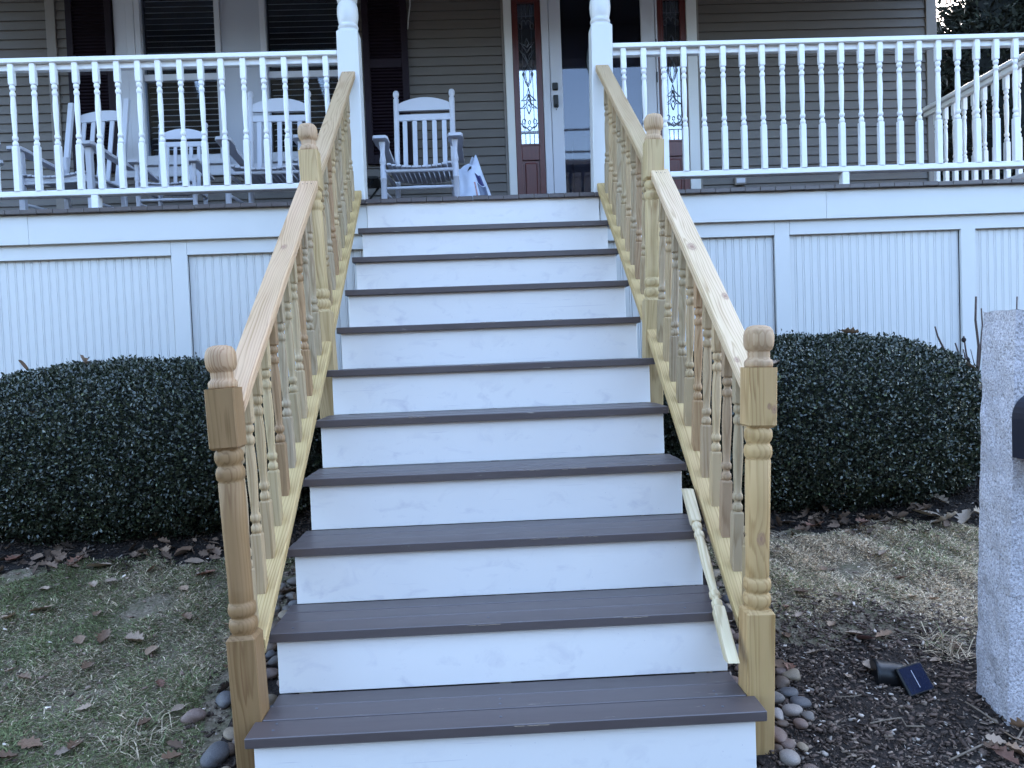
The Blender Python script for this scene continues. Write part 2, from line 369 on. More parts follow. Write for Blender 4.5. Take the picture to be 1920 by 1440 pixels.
# ------------------------------------------------------------------ house
house=thing('house','tan clapboard house front with maroon door, double window and dark shutters','house',(0,4.4,.6))
WY=4.40
ROWS=[2.345+.0775*i for i in range(31)]
def clap(x0,x1,z):
    e=.0775; me=MB().extr([(WY-.014,z),(WY-.012,z+.004),(WY-.001,z+e),(WY+.012,z+e+.012),(WY+.012,z)],'x',x0,x1); me.build('clapboard',M['siding'],house)
for i,z in enumerate(ROWS):
    segs=[(-6.2,-3.62),(-3.54,-3.06)]
    segs += [(-3.06,-1.01)] if z<2.93 else []
    segs += [(-1.01,.215),(1.925,3.93)]
    for a,b in segs: clap(a+.001,b-.001,z)
MB().box(-6.2,-5.9,4.62,12,.4,5.3).box(-5.9,4.02,4.62,12,.4,5.3).build('wall',M['siding'],house)
MB().box(-6.2,4.02,WY-.004,4.62,.5,2.343).build('foundation',M['sidetrim'],house)
MB().box(-6.2,4.02,WY-.004,4.62,4.75,5.3).build('upper_wall',M['siding'],house)
MB().extr([(-6.7,5.3),(4.5,5.3),(-1.1,8.6)],'y',4.1,12.4).build('roof',M['roof'],house)
MB().box(3.93,4.025,WY-.022,4.62,.6,4.75,.003).build('corner_trim',M['sidetrim'],house)
MB().box(-3.62,-3.54,WY-.02,WY+.02,2.343,4.75,.003).build('corner_trim',M['sidetrim'],house)
# return wall on the right side
for xx in (.215,1.905): MB().box(xx,xx+.02,WY-.018,WY+.02,2.343,4.75,.002).build('siding_channel',M['sidetrim'],house)
# windows
def window(x0,x1):
    w=MB()
    zt=4.62; zb=3.12
    w=MB().box(x0-.045,x0,WY-.03,WY+.06,zb-.05,zt,.003).box(x1,x1+.045,WY-.03,WY+.06,zb-.05,zt,.003).box(x0-.045,x1+.045,WY-.031,WY+.06,zt,zt+.06,.003).box(x0+.001,x1-.001,WY-.029,WY+.06,zb-.05,zb,.003).build('window',M['shadetrim'],house)
    MB().box(x0+.001,x1-.001,WY-.005,WY+.045,3.755,3.81,.003).build('meeting_rail',M['shadetrim'],w)
    MB().box(x0+.001,x1-.001,WY+.020,WY+.023,3.811,zt).build('pane',M['glass'],w)
    MB().box(x0+.001,x1-.001,WY+.006,WY+.009,zb,3.754).build('pane',M['glass'],w)
    MB().box(x0-.06,x1+.06,WY-.05,WY+.02,zb-.085,zb-.052,.004).build('sill',M['shadetrim'],w)
    MB().box(x0-.05,x1+.05,WY+.20,WY+.21,zb-.1,zt+.1).box(x0-.05,x0-.046,WY+.061,WY+.2,zb-.1,zt).box(x1+.046,x1+.05,WY+.061,WY+.2,zb-.1,zt).build('recess',M['interior'],w)
    me=MB().extr([(-.022,-.010),(-.022,-.0075),(.0,-.0005),(.022,.0105),(.022,.008),(0,-.003)],'x',x0+.012,x1-.012).mesh('slat')
    z=zb+.03
    while z<zt-.02:
        place('slat',me,M['slat'],w,T(0,WY+.085+random.uniform(-.001,.001),z)); z+=.0485
    return w
window(-2.835,-2.215); window(-1.79,-1.13)
casing=[(-3.055,-2.95),(-2.95,-2.882),(-1.083,-1.012)]
for i,(a,b) in enumerate(casing): MB().box(a,b-.001,WY-.024-.006*(i%2),WY+.03,2.99,4.75,.003).build('window_casing',M['shadetrim'],house)
MB().box(-2.169,-1.836,WY-.012,WY+.03,2.99,4.75,.003).build('mullion_panel',M['greypanel'],house)
MB().box(-3.055,-1.012,WY-.035,WY+.02,2.94,2.99,.004).build('window_apron',M['shadetrim'],house)
MB().box(-2.95,-1.083,WY-.022,WY+.02,2.9905,3.033,.003).build('window_apron',M['shadetrim'],house)
# shutters
def shutter(x0,x1):
    s=MB().box(x0,x0+.055,WY-.045,WY-.012,2.99,4.72,.003).box(x1-.055,x1,WY-.045,WY-.012,2.99,4.72,.003).box(x0+.0551,x1-.0551,WY-.044,WY-.012,2.99,3.07,.003).box(x0+.0551,x1-.0551,WY-.044,WY-.012,3.80,3.88,.003).box(x0+.0551,x1-.0551,WY-.044,WY-.012,4.64,4.72,.003).build('shutter',M['shutter'],house)
    lv=MB().box(x0+.05,x1-.05,WY-.018,WY-.013,3.0,4.7)
    for a,b in ((3.08,3.79),(3.89,4.63)):
        z=a
        while z<b:
            lv.extr([(WY-.042,z),(WY-.040,z+.004),(WY-.020,z+.024),(WY-.020,z+.016)],'x',x0+.055,x1-.055); z+=.028
    lv=lv.build('louvers',M['shutter'],s); lv['kind']='stuff'
shutter(-3.445,-3.065); shutter(-.972,-.590)
MB().tube([(-.556,WY-.02,4.72),(-.557,WY-.02,4.33),(-.575,WY-.022,4.22),(-.585,WY-.022,4.13)],.006,6).build('cable',M['trimwhite'],house)
# door surround
for a,b in ((.237,.303),(1.815,1.903)): MB().box(a,b,WY-.035,WY+.03,2.343,4.75,.004).build('door_trim',M['trimwhite'],house)
def sidelight(x0,x1):
    gx0,gx1=x0+.05,x1-.05
    f=MB().box(x0,gx0,WY-.02,WY+.03,2.343,4.75,.003).box(gx1,x1,WY-.02,WY+.03,2.343,4.75,.003).box(gx0+.0005,gx1-.0005,WY-.019,WY+.03,2.343,2.43,.003).box(gx0+.0005,gx1-.0005,WY-.019,WY+.03,2.99,3.13,.003).box(gx0+.0005,gx1-.0005,WY-.019,WY+.03,4.33,4.75,.003).build('sidelight',M['mahog'],house)
    MB().box(gx0+.001,gx1-.001,WY-.004,WY+.02,2.431,2.989).box(gx0+.022,gx1-.022,WY-.013,WY+.02,2.452,2.968,.009).build('raised_panel',M['mahog'],f)
    MB().box(gx0+.0005,gx1-.0005,WY-.026,WY-.0191,3.114,3.129).box(gx0+.0005,gx1-.0005,WY-.026,WY-.0191,4.331,4.346).box(gx0-.014,gx0+.0002,WY-.026,WY-.0201,3.114,4.346).box(gx1-.0002,gx1+.014,WY-.026,WY-.0201,3.114,4.346).build('glazing_bead',M['mahog'],f)
    MB().box(gx0+.001,gx1-.001,WY+.003,WY+.006,3.131,4.329).build('pane',M['sideglass'],f)
    MB().box(gx0,gx1,WY+.06,WY+.07,3.0,4.5).build('recess',M['interior'],f)
    c=MB(); cx=(gx0+gx1)/2; w=(gx1-gx0)/2; yy=WY+.001; Z=lambda t:4.325-t*1.19     # t 0 at the top, 1 at the bottom
    def ln(pts,r=.0022): c.tube([(cx+u*w,yy,Z(t)) for u,t in pts],r*1.5,5)
    def arc(u0,t0,ru,rt_,a0,a1,n=9,r=.0024): ln([(u0+ru*math.cos(R(a0+(a1-a0)*i/n)),t0+rt_*math.sin(R(a0+(a1-a0)*i/n))) for i in range(n+1)],r)
    for u in (-.5,0,.5): ln([(u,0),(u,.10)]); ln([(u,.93),(u,1)])
    for t in (.085,.925): ln([(-1,t),(1,t)])
    for s_ in (-1,1):
        ln([(s_*.55,.1),(s_*.55,.9)],.0018)
        arc(s_*.3,.145,.28,.03,180,360); arc(s_*.68,.155,.22,.022,0,360)
        ln([(0,.245),(s_*.25,.275),(0,.31),(s_*.3,.29),(s_*.85,.272),(s_*.45,.30),(0,.345)],.003)
        ln([(0,.41),(s_*.25,.36),(s_*.85,.325),(s_*.5,.36),(s_*.1,.41),(0,.43)],.003)
        ln([(0,.432),(s_*.3,.455),(s_*.48,.50),(s_*.3,.555),(0,.59)],.003); ln([(0,.445),(s_*.22,.48),(s_*.25,.51),(s_*.16,.55),(0,.575)],.0024)
        arc(s_*.5,.5,.13,.014,0,360)
        ln([(0,.60),(s_*.2,.65),(s_*.85,.69),(s_*.3,.685),(0,.64)],.003); ln([(0,.65),(s_*.3,.71),(s_*.95,.745),(s_*.4,.74),(0,.68)],.003)
        ln([(0,.715),(s_*.25,.745),(0,.785)],.003); arc(s_*.62,.838,.2,.018,0,360); arc(s_*.42,.86,.42,.025,20,160); ln([(s_*.5,.875),(0,.905)],.003); ln([(s_*.95,.85),(s_*.5,.89)],.003)
    arc(0,.845,.14,.014,0,360)
    c=c.build('came',M['came'],f); c['kind']='stuff'
sidelight(.305,.555); sidelight(1.563,1.813)
for a,b in ((.557,.618),(1.545,1.561)): MB().box(a,b,WY-.03,WY+.03,2.343,4.75,.003).build('door_jamb',M['shadetrim'],house)
door=MB().box(.622,.725,WY-.028,WY+.012,2.36,4.75,.004).box(1.42,1.54,WY-.028,WY+.012,2.36,4.75,.004).box(.7255,1.4195,WY-.027,WY+.012,2.36,2.40,.003).build('storm_door',M['shadetrim'],house)
MB().box(.7252,1.4198,WY-.008,WY-.004,2.401,4.75).build('pane',M['doorglass'],door)
MB().box(.63,1.535,WY+.05,WY+.09,2.36,4.75).box(.80,1.02,WY+.042,WY+.05,2.5,3.2,.007).box(1.12,1.34,WY+.042,WY+.05,2.5,3.2,.007).build('door_panel',plain('dark red door',(.030,.012,.013),None,3,.4),door)
MB().box(.636,.684,WY-.046,WY-.0281,3.575,3.64,.006).lathe([(.014,3.58),(.014,3.582)],8,.66,WY-.047).build('keypad_lock',M['black'],door)
MB().box(.640,.684,WY-.046,WY-.0281,3.43,3.535,.006).tube([(.662,WY-.046,3.45),(.664,WY-.075,3.44),(.668,WY-.078,3.415),(.658,WY-.074,3.395)],.006,8).build('door_handle',M['black'],door)
for z in (3.9,3.62,3.2): MB().box(1.541,1.551,WY-.036,WY-.0305,z,z+.09,.002).build('hinge',M['black'],door)
MB().box(.62,1.55,WY-.06,WY+.05,2.343,2.358,.003).build('threshold',M['black'],house)
# oval sign hung on the storm door
pl=MB(); n=40; v=[(0,0,0)]+[(.105*math.cos(2*math.pi*i/n),0,.19*math.sin(2*math.pi*i/n)) for i in range(n)]
v2=[(x,.006,z) for x,_,z in v]; pl.add(v+v2,[(0,1+i,1+(i+1)%n) for i in range(n)]+[(n+1,n+2+(i+1)%n,n+2+i) for i in range(n)]+[(1+i,n+2+i,n+2+(i+1)%n,1+(i+1)%n) for i in range(n)])
sign=thing('door_sign','oval dark plaque with pale script hanging on the storm door, half hidden by a post','sign',(1.045,WY-.022,3.83))
sm=plain('sign face',(.02,.024,.024),None,8,.25)
pl.build('plaque',sm,sign,T(1.045,WY-.022,3.83))
def strk(pts,r=.004): MB().tube([(.962+x,WY-.024,3.83+z) for x,z in pts],r,6).build('script_stroke',M['trimwhite'],sign)
strk([(0,.045),(.006,.058),(.016,.056),(.022,.035),(.026,.008),(.034,.012),(.046,.045),(.05,.012),(.06,.012),(.072,.058)])
strk([(.022,-.045),(.030,-.045),(.026,-.09),(.022,-.092),(.032,-.092)],.003)
# exterior outlet
ol=MB().box(2.20,2.30,WY-.04,WY-.015,2.72,2.79,.005).build('outlet_box',M['sidetrim'],house)
MB().box(2.212,2.288,WY-.044,WY-.0405,2.735,2.775,.002).build('cover',M['shadetrim'],ol)

# ------------------------------------------------------------------ porch
FZ=2.342; FE=2.69
porch=thing('porch','raised porch with dark floor boards and white beadboard skirt','porch',(0,2.75,.6))
x=-4.6; bw=.0985
brd=MB().box(-bw/2+.001,bw/2-.001,0,WY-.005-FE,-.028,0,.003).mesh('floor_board')
while x<4.0:
    place('floor_board',brd,M['tread'],porch,T(x+bw/2,FE+random.uniform(-.003,.003),FZ+random.uniform(-.0015,.001))); x+=bw
def fas(a,b): MB().box(a,b-.0015,2.722,2.745,2.127,2.3125,.002).build('fascia',M['trimwhite'],porch)
for a,b in ((-4.6,-2.9),(-2.9,-.753),(.7545,2.25),(2.25,3.98)): fas(a,b)
for a,b in ((-4.6,-3.33),(-3.33+.1,-2.025),(-1.924,-.4),(-.4,.4),(.4,1.91),(2.011,3.17),(3.262,3.98)):
    MB().box(a+.0005,b-.0005,2.75,2.772,2.033,2.20,.002).build('frieze_board',M['trimwhite'],porch)
for c in (-3.28,-1.9745,1.9605,3.216): MB().box(c-.05,c+.05,2.7505,2.773,.70,2.2,.002).build('stile',M['trimwhite'],porch)
for a,b in ((-4.6,-1.2),(-1.2,1.2),(1.2,3.98)): MB().box(a,b-.001,2.749,2.775,.61,.70,.003).build('base_board',M['trimwhite'],porch)
sw=.0537
strip=MB().extr([(0,.0042),(.003,.0010),(.0035,0),(.0385,0),(.0393,.0032),(.0407,.0032),(.042,.0008),(.045,0),(.048,.0008),(.0495,.0030),(.0505,.0042),(sw,.0042),(sw,.014),(0,.014)],'z',.69,2.06).mesh('bead_strip')
for a,b in ((-4.6,-3.33),(-3.23,-2.0245),(-1.9245,1.9105),(2.0105,3.166),(3.266,3.98)):
    pnl=MB().box(a,b,2.793,2.80,.66,2.1).build('beadboard_panel',M['trimwhite'],porch)
    n=int((b-a)/sw)+1
    for i in range(n):
        if abs(a+i*sw+.02)<.66: continue
        o=place('bead_strip',strip,M['trimwhite'],pnl,T(a+(i)*(b-a)/n,2.776,0)); o.scale=((b-a)/n/sw,1,1); WM[o.name]=o.matrix_basis.copy()
MB().box(-4.6,3.98,2.83,2.87,.4,2.3).build('joist_wall',M['interior'],porch)
# porch roof (above the frame, shades the house front)
proof=thing('porch_roof','porch roof with painted beam and ceiling above the posts','roof',(0,2.8,4.42))
MB().box(-5,4.35,2.74,2.92,4.42,4.75,.005).build('beam',M['trimwhite'],proof)
MB().box(-5,4.35,2.45,WY-.03,4.751,4.80).build('ceiling',M['soffit'],proof)
MB().box(-5.2,4.5,2.15,2.185,4.60,4.86,.004).build('eave_fascia',M['trimwhite'],proof); MB().box(-5.2,4.5,2.186,2.735,4.63,4.66).build('eave_soffit',M['soffit'],proof)
MB().extr([(2.10,4.87),(WY+.1,5.30),(WY+.1,5.40),(2.10,4.93)],'x',-5.2,4.5).build('shingles',M['roof'],proof)

def porch_post(name,label,xc,lean=0):
    p=thing(name,label,'post',(xc,2.83,FZ),'white porch posts')
    m=T(xc,2.83,FZ)@Matrix.Rotation(lean,4,'Y')
    w=.138
    a=MB().oct(w,w,0,1.095,.005); a.oct(w,w,1.095,1.115,.02,w1=.12,h1=.12)
    a.build('lower_block',M['trimwhite'],p,m)
    prof=[(.058,1.11),(.056,1.12),(.063,1.128),(.066,1.138),(.063,1.148),(.058,1.152),(.058,1.158),(.062,1.17),(.067,1.20),(.069,1.235),(.066,1.27),(.060,1.285),(.055,1.29),(.055,1.297),(.063,1.303),(.066,1.313),(.063,1.323),(.054,1.33),(.05,1.345),(.056,1.40),(.06,1.5),(.056,1.68),(.052,1.72),(.062,1.735),(.062,1.75),(.056,1.76),(.056,1.78)]
    MB().lathe(prof,28).build('turned_shaft',M['trimwhite'],p,m)
    MB().oct(w,w,1.78,2.078,.005).build('upper_block',M['trimwhite'],p,m)
    return p
porch_post('porch_post','white turned porch post at the left side of the stair top',-.838)
porch_post('porch_post','white turned porch post at the right side of the stair top, before the door',.793,.018)

# ------------------------------------------------------------------ balusters
def baluster_mesh(name,lo,r1,va,r2,hi,hw,k=0,n=14):
    b=MB(); z=0
    b.oct(2*hw,2*hw,0,lo-.006,.0022,k0=k); b.oct(2*hw,2*hw,lo-.006,lo,.0022,w1=1.75*hw,h1=1.75*hw)
    q=hw/.017
    def ring(z,L): return [(.0135*q,z),(.0135*q,z+.05*L),(.0162*q,z+.08*L),(.0170*q,z+.20*L),(.0165*q,z+.36*L),(.0130*q,z+.42*L),(.0108*q,z+.50*L),(.0120*q,z+.58*L),(.0162*q,z+.63*L),(.0170*q,z+.75*L),(.0165*q,z+.90*L),(.0135*q,z+.95*L),(.0132*q,z+L)]
    zz=lo-.001; pr=ring(zz,r1+.001); zz=lo+r1
    pr += [(.0120*q,zz+.004),(.0128*q,zz+va*.12),(.0150*q,zz+va*.38),(.0164*q,zz+va*.60),(.0158*q,zz+va*.80),(.0138*q,zz+va*.95),(.0130*q,zz+va-.003)]
    zz+=va; pr+=ring(zz,r2); zz+=r2
    b.lathe(pr,n,caps=False)
    b.oct(1.75*hw,1.75*hw,zz,zz+.006,.0022,w1=2*hw,h1=2*hw); b.oct(2*hw,2*hw,zz+.006,zz+hi,.0022,k1=k)
    return b.mesh(name)
WBAL=baluster_mesh('baluster',.288,.069,.246,.074,.136,.0175)
def railing(name,label,p0,p1,xs,blocks,group):
    """level white railing from p0 to p1 (plan), balusters at distances xs"""
    p0=Vector(p0); p1=Vector(p1); d=(p1-p0); L=d.length; d.normalize(); ang=math.atan2(d.y,d.x)
    t=thing(name,label,'railing',(p0.x,p0.y,FZ),group)
    m=T(p0.x,p0.y,0)@Matrix.Rotation(ang,4,'Z')
    MB().box(0,L,-.055,.055,3.291,3.322,.004).build('top_rail',M['balwhite'],t,m)
    MB().box(0,L,-.022,.022,3.252,3.2905,.003).build('under_rail',M['balwhite'],t,m)
    MB().box(0,L,-.040,.040,2.445,2.482,.004).build('bottom_rail',M['balwhite'],t,m)
    for s in xs: place('baluster',WBAL,M['balwhite'],t,m@T(s,-.028,2.481)@Matrix.Rotation(random.uniform(-.006,.006),4,'Y'))
    for s in blocks: MB().box(s-.022,s+.022,-.038,.02,FZ+.001,2.4445,.002).build('support_block',M['balwhite'],t,m)
railing('porch_railing','white baluster railing in front of the rocking chairs, left of the stairs',(-4.4,2.83),(-.909,2.83),[4.4-2.9926+.1335*i-0*.1335*10 for i in range(-10,16)],[1.89],'white porch railings')
railing('porch_railing','white baluster railing across the front of the porch right of the stairs',(.865,2.83),(3.92,2.83),[.955-.865+.1316*i for i in range(22)],[1.555],'white porch railings')
railing('porch_railing','white baluster railing closing the right end of the porch beside the evergreens',(3.935,2.90),(3.90,WY-.04),[.02+.1215*i for i in range(12)],[],'white porch railings')
MB_=porch_post('porch_post','white turned porch post at the right front corner of the porch',4.0)

# ------------------------------------------------------------------ stairs
stair=thing('staircase','straight stair with dark brown-grey treads and scuffed white risers','stairs',(0,0,0))
for i in range(1,12):
    y=(i-1)*RUN; z0=(i-1)*RISE; z1=i*RISE-.0315
    if i==11: z1=2.3135
    if i==1: z0=-.03
    MB().box(-.75,.75,0,.018,0,z1-z0,.0015).build('riser',M['riser'],stair,T(random.uniform(-.003,.003),y,z0+.0005))
def tb(x0,x1,y0,y1,z,n=1):
    MB().box(x0,x1,y0+.0024,y1-.0024,-.031,0,.0022).build('tread_board',M['tread'],stair,T(random.uniform(-.002,.002),0,z+random.uniform(-.001,.0006)))
for i in range(1,11):
    y0=(i-1)*RUN-.026; z=i*RISE; e=i*RUN-.0015; w=.768
    c=[y0,y0+.110,y0+.206,e]
    if i in (1,6):
        tb(-.774,.774,c[0],c[1]-(.0 if i==1 else .012),z); tb(-.752,.752,c[1]-(0 if i==1 else .012),c[2],z); tb(-.752,.752,c[2],e,z)
    else:
        for j in range(3): tb(-w,w,c[j],c[j+1],z)
for xs in (-.66,0,.66):
    MB().extr([(.03,.0),(.30,.0),(2.70,1.86),(2.70,2.09),(.03,.02)],'x',xs-.019,xs+.019).build('stringer',plain('dark stringer %d'%int(xs*100),(.16,.13,.09),None,6,.8),stair)
nl=M['came']
for i,(xs_,ys_) in enumerate(((-.70,.02),(-.70,.06),(-.02,.03),(-.02,.115),(-.02,.15),(.60,.03),(.66,.10),(.66,.125),(.655,.02),(-.60,.15))):
    MB().lathe([(.0042,0),(.0042,.0011),(.0025,.0016)],8).build('nail_head',nl,stair,T(xs_,ys_,RISE+.0003))
for xs_,ys_ in ((-.70,.02),(-.05,.03),(.62,.03)):
    MB().lathe([(.0042,0),(.0042,.0011),(.0025,.0016)],8).build('nail_head',nl,stair,T(xs_,RUN+ys_,2*RISE+.0003))
cg=random.Random(3); ch=MB()
for i in range(1,9):
    for k in range(cg.choice([1,2,3,4])):
        xc=cg.gauss(.15,.3); L=cg.uniform(.006,.05); yf=(i-1)*RUN-.026+.0017; z=i*RISE
        if abs(xc)>.7: continue
        for q in range(3):
            a=xc+q*L*.8; b=a+L*cg.uniform(.5,1); h=cg.uniform(.0012,.0035)
            ch.add([(a,yf+.0042,z+.0002),(b,yf+.0033,z+.0002),(b-.003,yf-.0006,z-.004-h),(a+.002,yf-.0006,z-.004-h*.6)],[(0,1,2,3)])
ch=ch.build('paint_chips',plain('bare chipped wood',(.26,.19,.13),(.12,.09,.07),60,.8),stair); ch['kind']='stuff'
# stair railings
SK=K
SBAL=baluster_mesh('baluster',.19,.067,.23,.073,.15,.0182,k=SK,n=16)
GREEN=[(.43,.315,.19),(.41,.305,.195),(.45,.32,.19),(.40,.30,.20),(.44,.31,.19),(.385,.295,.205)]
BROWN=[(.36,.22,.12),(.41,.27,.165)]
KN={}
def newel(rail,x,y,zoff,zg,lean,cl,cf,mat):
    m=T(x,y,0)@T(0,0,.38+zoff)@Matrix.Rotation(lean,4,'Y')@T(0,0,-.38-zoff)@T(0,0,zoff)
    b=MB(); w=.088
    b.oct(w,w,zg-zoff,.462,.003); b.oct(w,w,.462,.474,.003,w1=.072,h1=.072)
    b.oct(.074,.074,1.048,1.056,.003,w1=w,h1=w); b.oct(w,w,1.056,1.235,.003)
    prof=[(.0365,.472),(.036,.478),(.0405,.484),(.0435,.497),(.0435,.507),(.0405,.518),(.035,.522),(.035,.528),(.0405,.533),(.043,.545),(.043,.555),(.0405,.566),(.036,.571),(.036,.576),(.0373,.58),(.0368,.62),(.0385,.8),(.0392,.944),(.036,.948),(.0415,.955),(.0437,.966),(.0437,.976),(.041,.988),(.0355,.994),(.0355,1.0),(.041,1.008),(.0437,1.018),(.0437,1.03),(.041,1.04),(.036,1.045),(.036,1.05)]
    b.lathe(prof,30,caps=False)
    o=b.build('newel_post',mat,rail,m,cl)
    f=[(.042,1.2353),(.0435,1.240),(.0435,1.252),(.040,1.258),(.035,1.262),(.0335,1.268),(.0345,1.278),(.0335,1.283),(.0345,1.286),(.041,1.292),(.0455,1.304),(.0468,1.320),(.0465,1.336),(.043,1.350),(.035,1.361),(.02,1.3665),(.006,1.3675)]
    MB().lathe(f,30).build('finial',M['wood'],o,m@Matrix.Rotation(1.1,4,'Z'),cf)
    return o
def slope_rail(name,rail,P0,P1,w,h,mat,color,top=True):
    """P0,P1: centre of the top face at both ends; plumb-cut ends"""
    P0=Vector(P0);P1=Vector(P1); d=(P1-P0).normalized(); X=Vector((-1,0,0)); X=(X-d*X.dot(d)).normalized(); n=d.cross(X)
    L=(P1-P0).length; th=math.atan2(d.z,math.hypot(d.x,d.y)); k=math.tan(th)
    b=MB().oct(w,h,0,L,.0045,k0=k,k1=k,cy=-h/2)
    return b.build(name,mat,rail,frame(P0,X,n,d),color)
def stair_rail(side,label,S):
    s=side
    r=thing('stair_railing',label,'railing',(s*.81,.13,0),'new wooden stair railings')
    newel(r,s*.803,.129,0,-.06,s*.034,S['post'],S['ball'],S.get('pm',M['wood']))
    newel(r,s*.803,1.4845,1.085,.26,s*.036,S['post2'],S['ball2'],M['wood'])
    cb=.285
    segs=[(.1735,1.4400,1.050,S['tx'][0],S['tx'][1],S['bx'][0],S['bx'][1],S['rail1'],S.get('rm',M['wood']),11,.222,.1150),
          (1.5290,2.7600,1.030,S['tx'][2],S['tx'][3],S['bx'][2],S['bx'][3],S['rail2'],S.get('rm2',M['wood']),10,1.585,.1155)]
    ci=0
    for (y0,y1,ct,ta,tb_,ba,bb,rc,rm,nb,yb,sp) in segs:
        tr=slope_rail('top_rail',r,(s*ta,y0,K*y0+ct),(s*tb_,y1,K*y1+ct),.087,.037,rm,rc)
        for dx in (-.022,-.002,.018):
            yn=y1-.022+random.uniform(-.004,.004); MB().lathe([(.0030,0),(.0030,.0006)],8).build('nail_hole',M['black'],tr,T(s*tb_+dx,yn,K*yn+ct+.0003)@Matrix.Rotation(TH,4,'X'))
        yb1=y1-.045 if y1>2 else y1
        slope_rail('bottom_rail',r,(s*ba,y0,K*y0+cb),(s*bb,yb1,K*yb1+cb),.089,.038,M['wood'],S['brail'])
        for i in range(nb):
            y=yb+sp*i; f=(y-y0)/(y1-y0); xb=ba+(bb-ba)*f+.006; xt=ta+(tb_-ta)*f
            L=.71+(ct-1.05)
            lean=math.atan2(s*(xt-xb),.71)
            colr=random.choice(GREEN) if (ci not in S['brown']) else random.choice(BROWN); kk=random.uniform(.85,1.12); colr=tuple(c*kk for c in colr)
            o=place('baluster',SBAL,M['wood'],r,T(s*xb,y,K*y+cb+.0005)@Matrix.Rotation(lean,4,'Y')@Matrix.Diagonal((1,1,L/.711,1)),colr); ci+=1
    return r
KR=wood('treated pine with knots right rail',[(.012,0,.87,.024),(-.03,0,.50,.018),(.03,0,.12,.012)])
KL=wood('treated pine with knots left rail',[(.004,0,.98,.016)])
KP=wood('treated pine with knots post',[(.018,-.044,1.115,.008),(.035,-.044,1.105,.012),(.0,-.04,.70,.018)])
stair_rail(-1,'new wooden stair railing on the left, pinkish lower handrail and brown newel post',dict(post=(.245,.142,.064),ball=(.40,.255,.155),post2=(.52,.37,.20),ball2=(.46,.31,.20),tx=(.832,.834,.838,.840),bx=(.805,.806,.808,.828),rail1=(.55,.36,.23),rail2=(.50,.345,.22),brail=(.54,.38,.185),brown=(4,8,14),rm=KL))
stair_rail(1,'new wooden stair railing on the right, pale knotty lower handrail and yellowish newel post',dict(post=(.46,.295,.14),ball=(.42,.275,.17),post2=(.52,.38,.21),ball2=(.48,.33,.21),tx=(.840,.851,.846,.806),bx=(.806,.808,.806,.785),rail1=(.66,.48,.33),rail2=(.49,.35,.22),brail=(.55,.385,.19),brown=(2,5,13),rm=KR,pm=KP))
# spare baluster lying on the treads
A=Vector((.707,.085,K*.085+.2315+.0245)); B=Vector((.731,.645,K*.645+.2315+.0245)); d=(B-A).normalized(); X=Vector((1,0,0)); X=(X-d*X.dot(d)).normalized(); n=d.cross(X)
LBAL=baluster_mesh('spare_baluster',.19,.067,.22,.073,.17,.0185,k=1.0,n=16)
lb=place('spare_baluster',LBAL,M['wood'],None,frame(A,X,n,d),(.64,.52,.36))
tag(lb,'loose pale wooden baluster lying down the right edge of the steps','baluster')

